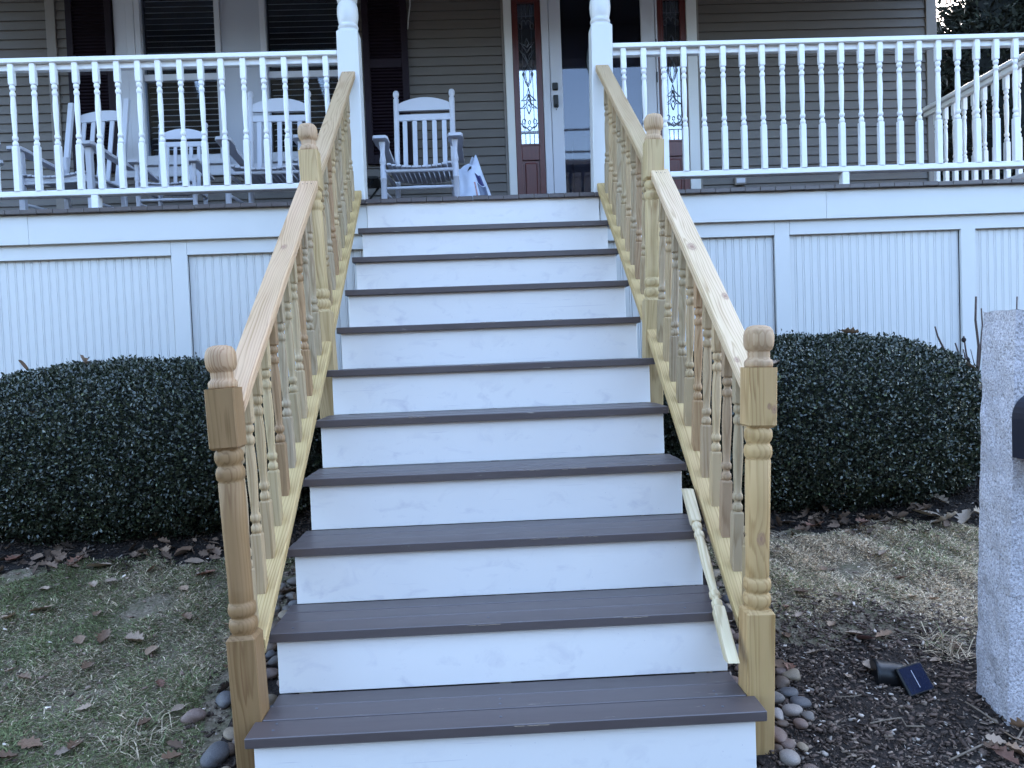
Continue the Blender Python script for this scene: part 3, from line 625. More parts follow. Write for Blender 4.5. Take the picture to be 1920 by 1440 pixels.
# ------------------------------------------------------------------ rocking chairs
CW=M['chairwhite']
def rocker_parts(t, square=False):
    def b(mb,name): return mb.build(name,CW,t)
    for s in (-1,1):
        if square:
            b(MB().box(s*.265-.022,s*.265+.022,-.018,.018,.05,.578,.003),'front_leg')
            b(MB().add([],[]).oct(.04,.03,0,.62,.003),'rear_leg').matrix_basis=T(s*.235,.44,.03)
            th=.20
            o=b(MB().oct(.042,.03,0,.78,.003),'back_stile'); o.matrix_basis=T(s*.235,.40,.34)@Matrix.Rotation(-th,4,'X')
        else:
            b(MB().lathe([(.020,.04),(.022,.08),(.022,.30),(.024,.302),(.024,.312),(.022,.314),(.022,.40),(.018,.408),(.023,.42),(.024,.44),(.019,.47),(.0165,.50),(.020,.54),(.023,.565),(.0235,.578)],14,s*.268,0),'front_leg')
            o=b(MB().lathe([(.019,0),(.022,.1),(.022,.40),(.0185,.41),(.0235,.425),(.0235,.445),(.019,.47),(.021,.56),(.0215,.70),(.0225,.702),(.0225,.71),(.0215,.712),(.0215,.86),(.022,1.02),(.0225,1.045),(.017,1.054),(.0165,1.062),(.0225,1.070),(.0255,1.085),(.0245,1.10),(.018,1.114),(.006,1.12)],14),'back_post'); o.matrix_basis=T(s*.225,.40,.03)@Matrix.Rotation(-.14,4,'X')
        # armrest: paddle outline, slightly tilted back
        P=[(-.045,-.07),(-.058,-.045),(-.058,.05),(-.035,.18),(-.03,.50),(.03,.50),(.035,.18),(.052,.05),(.052,-.045),(.04,-.07)]
        o=b(MB().extr([(x_*s,y_) for x_,y_ in P],'z',0,.022),'armrest'); o.matrix_basis=T(s*.278,0,.579)@Matrix.Rotation(-.10,4,'X')
        # rocker runner
        pts=[]; n=12
        for i in range(n+1):
            y_=-.22+.95*i/n; pts.append((y_,.012+.16*(y_-.22)**2))
        b(MB().extr(pts+[(y_,z_+.042) for y_,z_ in pts[::-1]],'x',s*.25-.014,s*.25+.014),'rocker_runner')
        b(MB().tube([(s*.255,.0,.20),(s*.235,.42,.20)],.011,8),'side_stretcher'); b(MB().tube([(s*.255,.0,.345),(s*.235,.43,.335)],.014,8),'seat_side_rail')
    for z_,r_ in ((.36,.013),(.235,.011),(.085,.010)):
        if square and z_<.3: continue
        b(MB().tube([(-.265,0,z_),(-.05,0,z_),(-.045,0,z_),(.045,0,z_),(.05,0,z_),(.265,0,z_)],[r_,r_*1.15,r_*1.3,r_*1.3,r_*1.15,r_],8),'front_stretcher')
    if square: b(MB().box(-.243,.243,-.012,.012,.335,.385,.003),'seat_apron')
    th=.20 if square else .14
    m=T(0,.40,.03)@Matrix.Rotation(-th,4,'X')
    def back(name,mb): o=mb.build(name,CW,t); o.matrix_basis=m; return o
    n=14; ar=.035 if square else .055
    top=[(-.212+.424*i/n, 1.00+ar*math.sin(math.pi*i/n)**.8) for i in range(n+1)]
    back('crest_rail',MB().extr([(.212,.945),(-.212,.945)]+top,'y',-.011,.011))
    if not square: back('back_rail',MB().box(-.212,.212,-.010,.010,.862,.915,.003))
    back('lower_back_rail',MB().box(-.212,.212,-.011,.011,.385,.43,.003))
    zt=.946 if square else .863
    for i in range(5): back('back_slat',MB().box(-.158+.079*i-.018,-.158+.079*i+.018,-.006,.006,.43,zt,.002))
    for i in range(13):
        x_=-.222+.037*i; z_=.372+.5*x_*x_
        o=MB().box(-.0155,.0155,-.035,.41,0,.014,.002).build('seat_slat',CW,t); o.matrix_basis=T(x_,0,z_)@Matrix.Rotation(-.05,4,'X')
def chair(label,loc,rz=0,sc=1,square=False,src=None,lab2=None):
    w=T(*loc)@Matrix.Rotation(rz,4,'Z')@Matrix.Scale(sc,4)
    if src is None:
        t=thing('rocking_chair',label,'chair',(0,0,0),'white porch rocking chairs'); rocker_parts(t,square); t.matrix_basis=w; WM[t.name]=w
    else:
        t=copy_tree(src,w); t['label']=label
    return t
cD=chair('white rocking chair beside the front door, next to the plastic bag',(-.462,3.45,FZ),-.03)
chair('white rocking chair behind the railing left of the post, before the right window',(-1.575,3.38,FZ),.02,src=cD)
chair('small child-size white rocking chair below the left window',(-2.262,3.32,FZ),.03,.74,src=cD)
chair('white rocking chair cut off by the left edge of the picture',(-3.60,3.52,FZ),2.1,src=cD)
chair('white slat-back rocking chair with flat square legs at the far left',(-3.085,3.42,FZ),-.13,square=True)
# black folding table behind the left post
ft=thing('folding_table','small black folding table with crossed legs behind the left porch post','table',(-.95,3.85,FZ))
MB().box(-1.16,-.80,3.68,4.0,FZ+.36,FZ+.385,.005).build('table_top',M['black'],ft)
for yy in (3.70,3.98):
    for a,b_ in ((-1.12,-.84),(-.84,-1.12)): MB().tube([(a,yy,FZ+.008),(b_,yy,FZ+.36)],.009,8).build('leg',M['black'],ft)
MB().tube([(-1.12,3.70,FZ+.01),(-1.12,3.98,FZ+.01)],.008,8).build('cross_bar',M['black'],ft); MB().tube([(-.84,3.70,FZ+.01),(-.84,3.98,FZ+.01)],.008,8).build('cross_bar',M['black'],ft)
# plastic bag
bag=thing('plastic_bag','white plastic bag with navy and red print slumped by the wall left of the door','bag',(-.05,3.62,FZ))
def bagS(u,t_):
    a=2*math.pi*u; l=-.20+.03*t_; r=.125-.03*t_-.10*t_**2.2; cxx=(l+r)/2; w=(r-l)/2; dd=.115*(1-.30*t_-.45*t_**3)
    f=1+.05*math.sin(5*a+3*t_)+.035*math.sin(9*a-5*t_)+.03*math.sin(14*a+9*t_)*t_
    ex=lambda c:math.copysign(abs(c)**.7,c)
    x_=cxx+w*ex(math.cos(a))*(1+(f-1)*.5); y_=dd*ex(math.sin(a))*f
    top=.385+.085*math.exp(-((x_+.02)/.06)**2)+.014*math.sin(7*a)
    return Vector((-.03+x_,3.62+y_,FZ+.004+t_*top*(1-.05*math.sin(4*a)*t_)))
NU,NV=64,26
v=[bagS(i/NU,j/NV) for j in range(NV+1) for i in range(NU)]; f=[(j*NU+i,j*NU+(i+1)%NU,(j+1)*NU+(i+1)%NU,(j+1)*NU+i) for j in range(NV) for i in range(NU)]
MB().add(v,f,True).build('sack',M['bag'],bag)
def patch(name,mat,u0,u1,t0,t1,sh=0):
    n=10; v=[];f=[]
    for j in range(n+1):
        for i in range(n+1):
            u=u0+(u1-u0)*i/n+sh*j/n; t_=t0+(t1-t0)*j/n; p=bagS(u,t_); e=.002
            du=bagS(u+e,t_)-p; dt=bagS(u,t_+e)-p; v.append(p+du.cross(dt).normalized()*.0025)
    for j in range(n):
        for i in range(n): f.append((j*(n+1)+i,j*(n+1)+i+1,(j+1)*(n+1)+i+1,(j+1)*(n+1)+i))
    return MB().add(v,f,True).build(name,mat,bag)
patch('navy_print',M['bagblue'],.79,.865,.60,.76,-.01); patch('slate_print',M['bagslate'],.79,.89,.34,.585,-.01); patch('side_print',M['bagred'],.762,.772,.32,.58,-.004); patch('lower_print',M['bagslate'],.825,.832,.04,.22); patch('lower_print',M['bagred'],.795,.812,.05,.22); patch('handle_slot',M['bagrim'],.745,.765,.84,.90,.012)

# ------------------------------------------------------------------ granite post and mailbox
gpst=thing('granite_post','rough grey granite post at the right edge of the lawn','post',(1.76,.25,.03))
nn=lambda p:(math.sin(p[0]*61+p[2]*23)+math.sin(p[1]*57-p[2]*31)+math.sin(p[2]*47+p[0]*19))*.0018
def rough_box(x0,x1,y0,y1,z0,z1,lean):
    N=9;H=46; v=[];f=[]
    def P(a,b_,c):
        x_=x0+(x1-x0)*a; y_=y0+(y1-y0)*b_; z_=z0+(z1-z0)*c
        p=[x_+lean*(z_-z0),y_,z_]; q=nn(p); e=random.uniform(-.0022,.0022)
        p[0]+=q*(1 if a in(0,1) else .2)+e; p[1]+=q*.7*(1 if b_ in(0,1) else .2)+e*.6; p[2]+=(q+e*1.5)*(1 if c==1 else 0)
        return p
    per=[(i/N,0) for i in range(N)]+[(1,i/N) for i in range(N)]+[(1-i/N,1) for i in range(N)]+[(0,1-i/N) for i in range(N)]
    n=len(per)
    for j in range(H+1):
        for a,b_ in per: v.append(P(a,b_,j/H))
    for j in range(H):
        for i in range(n): f.append((j*n+i,j*n+(i+1)%n,(j+1)*n+(i+1)%n,(j+1)*n+i))
    b0=len(v); 
    for j in range(N+1):
        for i in range(N+1): v.append(P(i/N,j/N,1))
    for j in range(N):
        for i in range(N): f.append((b0+j*(N+1)+i,b0+j*(N+1)+i+1,b0+(j+1)*(N+1)+i+1,b0+(j+1)*(N+1)+i))
    return MB().add(v,f,False)
rough_box(1.625,1.83,.150,.31,-.08,1.385,.034).build('shaft',M['granite'],gpst)
mb=thing('mailbox','dark navy arched mailbox fixed to the front of the granite post','mailbox',(1.74,.0,.93))
navy=plain('navy mailbox paint',(.010,.012,.022),None,6,.3)
def arch(w,h,n=14): return [(-w,0),(w,0)]+[(w*math.cos(math.pi*i/n),h+w*math.sin(math.pi*i/n)) for i in range(n+1)]
MB().extr([(1.742+x_,.913+z_) for x_,z_ in arch(.085,.125)],'y',-.02,.149).build('body',navy,mb)
MB().extr([(1.742+x_,.910+z_) for x_,z_ in arch(.0895,.126)],'y',-.031,-.0205).build('door',navy,mb)
MB().tube([(1.742,-.031,1.09),(1.742,-.045,1.085),(1.742,-.045,1.06),(1.742,-.031,1.055)],.005,8).build('handle',M['black'],mb)

# ------------------------------------------------------------------ solar spotlight
P1=gp(1707,1311)+Vector((0,0,.006)); P2=gp(1753,1296)+Vector((0,0,.006)); e1=(P2-P1); w_=e1.length; e1.normalize()
r_=ray(1678,1254); best=None
for i_ in range(4000):
    Q=CAM+r_*(2.0+i_*.0005); e2=Q-P1
    if e2.z>0:
        k_=abs(e2.normalized().dot(e1))
        if (best is None or k_<best[0]): best=(k_,e2.copy())
e2=best[1]; e2=e2-e1*e2.dot(e1); h_=e2.length; e2.normalize(); e3=e1.cross(e2)
if e3.dot(CAM-P1)<0: e3=-e3
sp=thing('solar_spotlight','tipped black solar spotlight with square panel on the mulch near the granite post','lamp',tuple(gp(1690,1300)))
fm=frame(P1,e1,e2,e1.cross(e2))
sgn=1 if e1.cross(e2).dot(CAM-P1)>0 else -1
pm=plain('solar cell',(.006,.010,.030),None,8,.12)
MB().box(0,w_,0,h_,-.010,.006,.003).build('panel',M['black'],sp,fm)
MB().box(.006,w_-.006,.006,h_-.006,.0062*sgn-.0004,.0062*sgn+.0004).build('solar_cell',pm,sp,fm)
MB().box(w_*.47,w_*.49,.02,h_-.02,.0072*sgn-.0003,.0072*sgn+.0003).build('cell_line',plain('silver line',(.5,.5,.52),None,5,.4),sp,fm)
c0=gp(1672,1292); ax=Vector((.97,-.15,-.08)).normalized(); ay=Vector((0,0,1)).cross(ax).normalized(); az=ax.cross(ay)
dr_=ray(1668,1267); c0=CAM+dr_*((.415-CAM.y)/dr_.y); cm=frame(c0-ax*.045,ay,az,ax)
MB().lathe([(.050,-.014),(.054,-.009),(.054,.0),(.052,.004),(.051,.06),(.047,.085),(.032,.098),(.01,.10)],28).build('lamp_head',M['black'],sp,cm)
MB().lathe([(.044,-.0135),(.044,-.0125)],24).build('lens',plain('frosted lens',(.03,.032,.035),None,5,.25),sp,cm)
MB().tube([tuple(c0+Vector((.04,.0,-.02))),tuple((P1+P2)/2+Vector((0,.05,.03)))],.011,8).build('bracket',M['black'],sp)

# ------------------------------------------------------------------ hedges
def hedge(label,cx,cy,hx,hy,z0,z1,nleaf,seed,e=.42):
    g=np.random.default_rng(seed); t=thing('boxwood_hedge',label,'hedge',(cx,cy,gzf(cx,cy)),'clipped boxwood hedges')
    cz=(z0+z1)/2; hz=(z1-z0)/2
    d=g.normal(size=(nleaf*2,3)); d/=np.linalg.norm(d,axis=1)[:,None]
    keep=(d[:,1]<.55)&(d[:,2]>-.93); d=d[keep][:nleaf]
    def surf(d):
        ex=2/e; den=(np.abs(d[:,0])**ex+np.abs(d[:,1])**ex+np.abs(d[:,2])**ex)**(1/ex); q=d/den[:,None]
        lump=1+.022*np.sin(9*q[:,0]*hx/.5+3*q[:,2])*np.sin(7*q[:,2]+4*q[:,1])+.014*np.sin(19*q[:,0]+5)*np.sin(23*q[:,2]+11*q[:,1])
        nz=q*lump[:,None]; return nz
    q=surf(d); s=np.array([hx,hy,hz])
    depth=g.random(len(q))**2*.13
    nr=np.sign(q)*np.abs(q)**(2/e-1)/s; nr/=np.linalg.norm(nr,axis=1)[:,None]
    C_=q*s+np.array([cx,cy,cz])-nr*depth[:,None]+g.normal(size=q.shape)*.008
    # a few shoots stick out
    sh=g.random(len(q))<.02; C_[sh]+=nr[sh]*g.random((sh.sum(),1))*.03
    ax=nr*.45+g.normal(size=q.shape)*.55+np.array([0,-.15,.35]); ax/=np.linalg.norm(ax,axis=1)[:,None]
    up_=nr+g.normal(size=q.shape)*.55; sd=np.cross(ax,up_); sd/=np.linalg.norm(sd,axis=1)[:,None]; nn_=np.cross(sd,ax)
    L=g.uniform(.014,.025,len(q))[:,None]; W=L*g.uniform(.24,.34,len(q))[:,None]
    b=C_; tip=C_+ax*L-nn_*L*.10; l=C_+ax*L*.5+sd*W+nn_*L*.10; r=C_+ax*L*.5-sd*W+nn_*L*.10
    V=np.stack([b,l,tip,r],1).reshape(-1,3); i=np.arange(len(q))*4; F=np.concatenate([np.stack([i,i+1,i+2],1),np.stack([i,i+2,i+3],1)])
    base=np.array([.025,.033,.017]); c=base*g.uniform(.55,1.35,(len(q),1))*np.array([1,1,1]); yl=g.random(len(q))<.03; c[yl]=np.array([.085,.10,.04])
    me=np_mesh('foliage',V,F,np.repeat(c,4,0)); place('foliage',me,M['boxleaf'],t)
    # woody core
    u=np.linspace(0,1,37)[:-1]; w=np.linspace(-1,1,19); dd=[]
    for b_ in w:
        for a in u: 
            ph=b_*math.pi/2; dd.append((math.cos(ph)*math.cos(2*math.pi*a),math.cos(ph)*math.sin(2*math.pi*a),math.sin(ph)))
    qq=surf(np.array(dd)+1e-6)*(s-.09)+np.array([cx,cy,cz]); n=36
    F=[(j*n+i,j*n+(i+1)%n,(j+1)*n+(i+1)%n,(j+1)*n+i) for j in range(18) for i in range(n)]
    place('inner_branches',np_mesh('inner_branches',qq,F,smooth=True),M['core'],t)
    for k in range(5):
        x_=cx+hx*(-.6+.3*k); MB().tube([(x_,cy-.1,gzf(x_,cy)-.05),(x_+.03,cy-.05,z0+.15),(x_+.06,cy,cz)],[.018,.015,.01],7).build('stem',M['bark'],t)
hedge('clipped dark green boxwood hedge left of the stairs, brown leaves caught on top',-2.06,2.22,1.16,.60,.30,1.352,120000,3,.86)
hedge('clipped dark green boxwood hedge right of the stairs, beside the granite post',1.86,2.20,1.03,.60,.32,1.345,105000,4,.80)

# ------------------------------------------------------------------ lawn grass
def blades(name,label,pts,lmin,lmax,colf,seed,flat=.75):
    g=np.random.default_rng(seed); n=len(pts); x=pts[:,0]; y=pts[:,1]; B=np.stack([x,y,gz(x,y)-.003],1)
    az=g.uniform(0,2*np.pi,n)*1.0; L=g.uniform(lmin,lmax,n)*(.6+.8*g.random(n)**2); el=np.clip(g.normal(.55,.35,n)*(1-flat)+flat*g.uniform(0,.7,n),.03,1.4)
    h=np.stack([np.cos(az),np.sin(az),np.zeros(n)],1); z=np.array([0,0,1.]); sd=np.stack([-np.sin(az),np.cos(az),np.zeros(n)],1)
    cv=g.uniform(.2,.9,n)[:,None]; bend=g.normal(size=(n,1))*.25
    p1=B+h*(np.cos(el)*L*.5)[:,None]+z*(np.sin(el)*L*.55)[:,None]+sd*bend*L[:,None]*.3
    p2=B+h*(np.cos(el)*L)[:,None]+z*((np.sin(el)*L)[:,None]*(1-cv*.7)+.002)+sd*bend*L[:,None]
    w=g.uniform(.0012,.0025,n)[:,None]
    V=np.stack([B-sd*w,B+sd*w,p1+sd*w*.8,p1-sd*w*.8,p2],1).reshape(-1,3); i=np.arange(n)*5
    F=np.concatenate([np.stack([i,i+1,i+2],1),np.stack([i,i+2,i+3],1),np.stack([i+3,i+2,i+4],1)])
    c=colf(x,y,g); o=place(name,np_mesh(name,V,F,np.repeat(c,5,0)),M['grass']); return tag(o,label,'grass',kind='stuff')
def patchy(x,y): return .5+.28*np.sin(4.1*x+1.7*np.sin(3.3*y))*np.sin(5.2*y+.6)+.22*np.sin(9.3*x+2)*np.sin(8.1*y-1.4*x)
def gcol(gfrac,mul=1.0):
    G=np.array([.15,.165,.07]); S=np.array([.55,.43,.295]); D=np.array([.26,.18,.11])
    def f(x,y,g):
        p=np.clip(patchy(x,y)*.9+gfrac-.45,0.02,.98); k=g.random(len(x)); c=np.where((k<p)[:,None],G*g.uniform(.5,1.5,(len(x),1)),S*g.uniform(.35,1.35,(len(x),1)))
        c*=mul; dk=g.random(len(x))<.15; c[dk]=D*g.uniform(.4,1.2,(dk.sum(),1)); return c
    return f
def field(n,x0,x1,y0,y1,seed,cond):
    g=np.random.default_rng(seed); P=np.stack([g.uniform(x0,x1,n),g.uniform(y0,y1,n)],1); return P[cond(P[:,0],P[:,1],g)]
blades('lawn_grass','short mixed green and straw grass of the lawn left of the stairs',
  field(300000,-2.9,-.97,-.05,1.72,5,lambda x,y,g:(patchy(x*1.3+2,y*1.2)+.25*g.random(len(x))>.33)&(y<1.58+.1*np.sin(6*x)+.05*np.sin(17*x))&(x<-1.04+.05*np.sin(9*y))),.012,.038,gcol(.72,1.1),6)
blades('lawn_grass','dry straw-coloured grass of the lawn right of the stairs',
  field(260000,.97,2.9,.5,1.68,8,lambda x,y,g:(patchy(x*1.2-1,y*1.4+1)+.3*g.random(len(x))>.34)&(y<1.60+.08*np.sin(7*x))&(y>.72+.10*np.sin(5*x+1)+.05*np.sin(13*x)+.12*g.random(len(x)))&(x>1.02)),.012,.034,gcol(.20,1.5),9)
def tuft(px,py,n,seed,gf):
    g=np.random.default_rng(seed); p=gp(px,py); P=g.normal(size=(n,2))*.045+np.array([p.x,p.y]); return blades('grass_tuft','stiff pale grass tuft at the lawn edge %s'%('left of the granite post' if px>1000 else 'in the lower left lawn'),P,.06,.11,gcol(gf),seed,.35)
tuft(1765,1215,260,31,.3); tuft(275,1395,300,32,.3)
# ------------------------------------------------------------------ mulch chips
def chips(name,label,P,seed,smin=.006,smax=.028,cm=1.0):
    g=np.random.default_rng(seed); n=len(P); x,y=P[:,0],P[:,1]; C_=np.stack([x,y,gz(x,y)+g.uniform(-.002,.012,n)],1)
    d=g.normal(size=(n,3))*np.array([1,1,.3]); d/=np.linalg.norm(d,axis=1)[:,None]; u=np.cross(d,g.normal(size=(n,3))*np.array([.35,.35,1])); u/=np.linalg.norm(u,axis=1)[:,None]; w=np.cross(d,u)
    L=(g.uniform(0,1,n)**2*(smax-smin)+smin)[:,None]/2; W=L*g.uniform(.18,.5,n)[:,None]; H=np.minimum(W*.5,.003)
    V=[]
    for a in (-1,1):
        for b in (-1,1):
            for c in (-1,1): V.append(C_+d*L*a*(1 if c<0 else .8)+u*W*b+w*H*c)
    V=np.stack(V,1).reshape(-1,3); i=np.arange(n)*8; F=np.concatenate([np.stack([i+a for a in q],1) for q in ((0,1,3,2),(4,6,7,5),(0,4,5,1),(2,3,7,6),(0,2,6,4),(1,5,7,3))])
    k=g.random(n)[:,None]; c=np.where(k<.75,np.array([.078,.053,.041])*g.uniform(.4,1.8,(n,1)),np.where(k<.95,np.array([.17,.125,.095])*g.uniform(.6,1.4,(n,1)),np.array([.46,.38,.32])*g.uniform(.5,1.3,(n,1))))*cm
    return tag(place(name,np_mesh(name,V,F,np.repeat(c,8,0)),M['mulch']),label,'mulch',kind='stuff')
chips('bark_mulch','dark shredded bark mulch around the granite post and solar light',field(26000,.80,3.0,-.5,1.0,12,lambda x,y,g:(y<.74+.10*np.sin(5*x+1)+.2*g.random(len(x)))),13)
chips('bark_mulch','dark mulch bed under the right hedge, shade painted into its colour',field(12000,.8,4.0,1.5,2.75,14,lambda x,y,g:y>1.5+.15*g.random(len(x))),15,cm=.4)  # chips toned down, hedge shade put into their colour
chips('bark_mulch','dark mulch bed under the left hedge, shade painted into its colour',field(14000,-4,-.8,1.46,2.75,16,lambda x,y,g:y>1.48+.15*g.random(len(x))),17,cm=.4)  # hedge shade put into the chip colour here too
chips('bark_mulch','dark mulch and grit below and beside the stairs',field(16000,-1.1,1.1,-.3,2.7,18,lambda x,y,g:(np.abs(x)>.45)),19,cm=.5)
chips('grass_litter','small straw and bark litter scattered through the lawn',field(9000,-3.4,3.2,-.5,1.6,20,lambda x,y,g:(np.abs(x)>1.0)),21,.006,.022,1.7)

# ------------------------------------------------------------------ river stones
import bmesh
def stone_mesh(seed):
    g=random.Random(seed); bm=bmesh.new(); bmesh.ops.create_icosphere(bm,subdivisions=3,radius=1); a=[g.uniform(0,6) for _ in range(6)]
    for v in bm.verts:
        p=v.co; k=1+.13*math.sin(2.1*p.x+a[0])*math.cos(1.9*p.y+a[1])+.10*math.sin(3*p.z+2*p.x+a[2])+.05*math.sin(3.3*p.y+a[3])
        v.co=p*k
    me=bpy.data.meshes.new('river_stone'); bm.to_mesh(me); bm.free(); me.polygons.foreach_set('use_smooth',[True]*len(me.polygons)); return me
SM=[stone_mesh(i) for i in range(7)]
SCOL=dict(grey=(.17,.14,.12),slate=(.12,.11,.11),tan=(.27,.20,.135),rose=(.22,.145,.115),brown=(.14,.092,.065),pale=(.34,.28,.24))
placed=[]
def stone(x,y,a,b,c,cn,rz,label,group,tilt=0,lift=0):
    z=gzf(x,y)+c*.55+lift; m=T(x,y,z)@Matrix.Rotation(rz,4,'Z')@Matrix.Rotation(tilt,4,'X')@Matrix.Diagonal((a,b,c,1))
    o=place('river_stone',random.choice(SM),M['stone'],None,m,(lambda k:tuple(q*k for q in SCOL[cn]))(random.uniform(.75,1.15))); tag(o,label,'stone',group); placed.append((x,y,(a+b)/2,lift)); return o
def st_px(px,py,w,h,cn,label,group='stones beside the right newel post',rz=0,fl=.7):
    p=gp(px,py); d=(p-CAM).length; a=w/2*d/CF*.82; b=h/2*d/CF*.92; stone(p.x,p.y+.01,a,b,min(a,b)*fl,cn,rz,label,group)
st_px(361,1356,44,32,'rose','flat mauve river stone alone in the grass left of the stairs','stones left of the stairs')
st_px(420,1322,34,52,'slate','blue-grey oblong river stone touching the left newel post','stones left of the stairs',.3)
st_px(402,1432,50,64,'slate','large dark slate stone at the bottom edge left of the stairs','stones left of the stairs',.2)
st_px(432,1385,28,40,'tan','tan river stone at the foot of the left newel post','stones left of the stairs',.4)
st_px(428,1415,34,30,'brown','small dark brown stone between slate and post','stones left of the stairs')
st_px(1487,1275,40,30,'tan','mottled tan river stone furthest back beside the right newel post',rz=.5)
st_px(1467,1290,32,34,'brown','rounded brown river stone against the right newel post',rz=.2)
st_px(1482,1307,40,28,'slate','blue-grey banded river stone beside the right newel post',rz=.5)
st_px(1500,1328,40,30,'slate','dark blue-grey river stone in the middle of the pile',rz=-.3)
st_px(1486,1343,42,30,'pale','pale oval river stone in the right stone pile',rz=.1)
st_px(1518,1352,26,24,'grey','small grey river stone at the mulch side of the pile')
st_px(1503,1368,28,28,'rose','round pinkish river stone below the pale one',rz=.4)
st_px(1459,1346,26,40,'pale','upright pale river stone tight to the right newel post')
st_px(1470,1364,24,18,'brown','little brown stone between larger stones on the right')
st_px(1459,1390,34,50,'rose','tall reddish river stone against the right newel post')
st_px(1478,1404,30,30,'rose','round purple-brown river stone near the bottom right of the stairs')
st_px(1482,1434,40,40,'pale','pale speckled river stone at the bottom edge right of the stairs',rz=.3)
st_px(1468,1268,28,24,'rose','pinkish stone behind the brown one at the right post')
st_px(1460,1414,22,20,'brown','small stone low beside the right newel post')
g=random.Random(5)
for s,lab in ((-1,'rounded river stone in the strip beneath the left stair railing'),(1,'rounded river stone in the strip beneath the right stair railing')):
    k=0; tries=0
    while k<85 and tries<6000:
        tries+=1; y=g.uniform(.0,1.32); x=s*g.uniform(.70,1.0 if y>.5 else .93)
        if y<.22 and abs(x)<.86: continue
        a=g.uniform(.018,.038)
        if any((x-q[0])**2+(y-q[1])**2<(.72*(a+q[2]))**2 for q in placed): continue
        stone(x,y,a,a*g.uniform(.7,.95),a*g.uniform(.5,.75),(cn:=g.choice(['grey','grey','brown','rose','tan','slate'])),g.uniform(0,3),'%s %s river stone %s the %s step, %s'%('small' if a<.025 else 'large' if a>.032 else 'medium',dict(rose='rosy').get(cn,cn),'tight against' if abs(x)<.82 else 'a little outside',['bottom','second','third','fourth','fifth','sixth'][min(5,int(y/RUN))],'left railing' if s<0 else 'right railing'),lab.replace('rounded river stone','stones'),g.uniform(-.2,.2)); k+=1

# ------------------------------------------------------------------ fallen leaves
def leaf_mesh(seed,oak=True):
    g=random.Random(seed); n=15; v=[];f=[]; cu=g.uniform(.2,.9); tw=g.uniform(-.6,.6)
    for i in range(n+1):
        t=i/n; w=(math.sin(math.pi*min(1,t*.94+.04))**.8)*.33
        if oak: w*=.62+.55*(.5+.5*math.cos(2*math.pi*(t*3.6-.15)))
        if i==0: w=.012
        yy=t-.5; zc=cu*.5*(t-.5)**2
        for s in (-1,-.5,0,.5,1):
            j=g.uniform(-.02,.02); v.append((s*w+j*abs(s),yy+.07*abs(s)*(1 if oak else -.3)+j,zc+abs(s)**1.6*w*cu*.9+tw*s*w*yy+j*.5))
    for i in range(n):
        for q in range(4): a=i*5+q; f.append((a,a+1,a+6,a+5))
    b=len(v); v+=[(-.008,-.5,.05*cu),(.008,-.5,.05*cu),(.004,-.72,.1),(-.004,-.72,.1)]; f.append((b,b+1,b+2,b+3))
    return MB().add(v,f,True).mesh('fallen_leaf')
LM=[leaf_mesh(i,i%4!=3) for i in range(8)]
LC=[(.24,.145,.09),(.30,.195,.125),(.175,.10,.06),(.38,.265,.185),(.21,.10,.065),(.29,.205,.145)]
TONES=['mid-brown','tan','dark brown','pale straw-brown','reddish brown','grey-brown']
def zone(px,py):
    if px<960:
        a='at the left picture edge' if px<90 else 'by the left newel post' if px>330 else 'in mid left lawn'
        b='near the hedge' if py<1090 else 'at the bottom' if py>1390 else 'halfway down the grass' if py>1190 else 'in the upper grass'
    else:
        a='beside the right newel post' if px<1510 else 'near the granite post' if px>1730 else 'on the straw lawn'
        b='under the right hedge' if py<1010 else 'at the mulch edge' if py>1190 else 'halfway down' if py>1090 else 'in the upper part'
    return a+', '+b
def leaf2(px,py,s,group,lift):
    i=random.randrange(len(LC)); k=random.uniform(.75,1.25); sz='small' if s<.055 else 'large' if s>.085 else 'medium'
    return leaf(gp(px,py),s*random.uniform(.85,1.1),'%s %s dead leaf %s'%(sz,TONES[i],zone(px,py)),group,c=tuple(q*k for q in LC[i]),lift=lift)
def leaf(p,size,label,group,rz=None,tilt=.25,c=None,lift=.006):
    m=T(p[0],p[1],p[2]+lift)@Matrix.Rotation(random.uniform(0,6.28) if rz is None else rz,4,'Z')@Matrix.Rotation(random.uniform(-tilt,tilt),4,'X')@Matrix.Rotation(random.uniform(-tilt,tilt),4,'Y')@Matrix.Scale(size,4)
    return tag(place('fallen_leaf',random.choice(LM),M['dryleaf'],None,m,c or (lambda k,b:tuple(q*k for q in b))(random.uniform(.75,1.25),random.choice(LC))),label,'leaf',group)
for px,py,s in ((30,1055,.10),(140,1062,.09),(185,1068,.11),(365,1060,.10),(310,1040,.09),(345,1040,.10),(385,1082,.10),(210,1095,.06),(85,1110,.06),(175,1105,.06),(345,1110,.055),(350,1165,.08),(15,1165,.09),(75,1150,.09),(183,1158,.06),(150,1208,.07),(195,1205,.09),(255,1208,.09),(285,1228,.08),(165,1258,.06),(45,1280,.06),(20,1265,.05),(300,1290,.05),(333,1338,.05),(270,1366,.06),(140,1410,.08),(120,1418,.07),(60,1405,.08),(325,1430,.07),(10,1430,.08),(425,1178,.05),(160,1335,.05)):
    leaf2(px,py,s,'dead leaves on the left lawn',.016)
for px,py,s in ((1480,985,.09),(1530,990,.10),(1575,988,.09),(1620,985,.09),(1655,1045,.07),(1590,1002,.05),(1545,1072,.05),(1500,1115,.06),(1570,1120,.05),(1475,1145,.05),(1712,1125,.05),(1560,1178,.05),(1600,1195,.07),(1655,1198,.08),(1690,1090,.05),(1750,1130,.05),(1790,1218,.06),(1525,1232,.06),(1475,1200,.06),(1590,1275,.05),(1500,1160,.05),(1755,1245,.05),(1465,1255,.07),(1480,1262,.06)):
    leaf2(px,py,s,'dead leaves on the right lawn',.014)
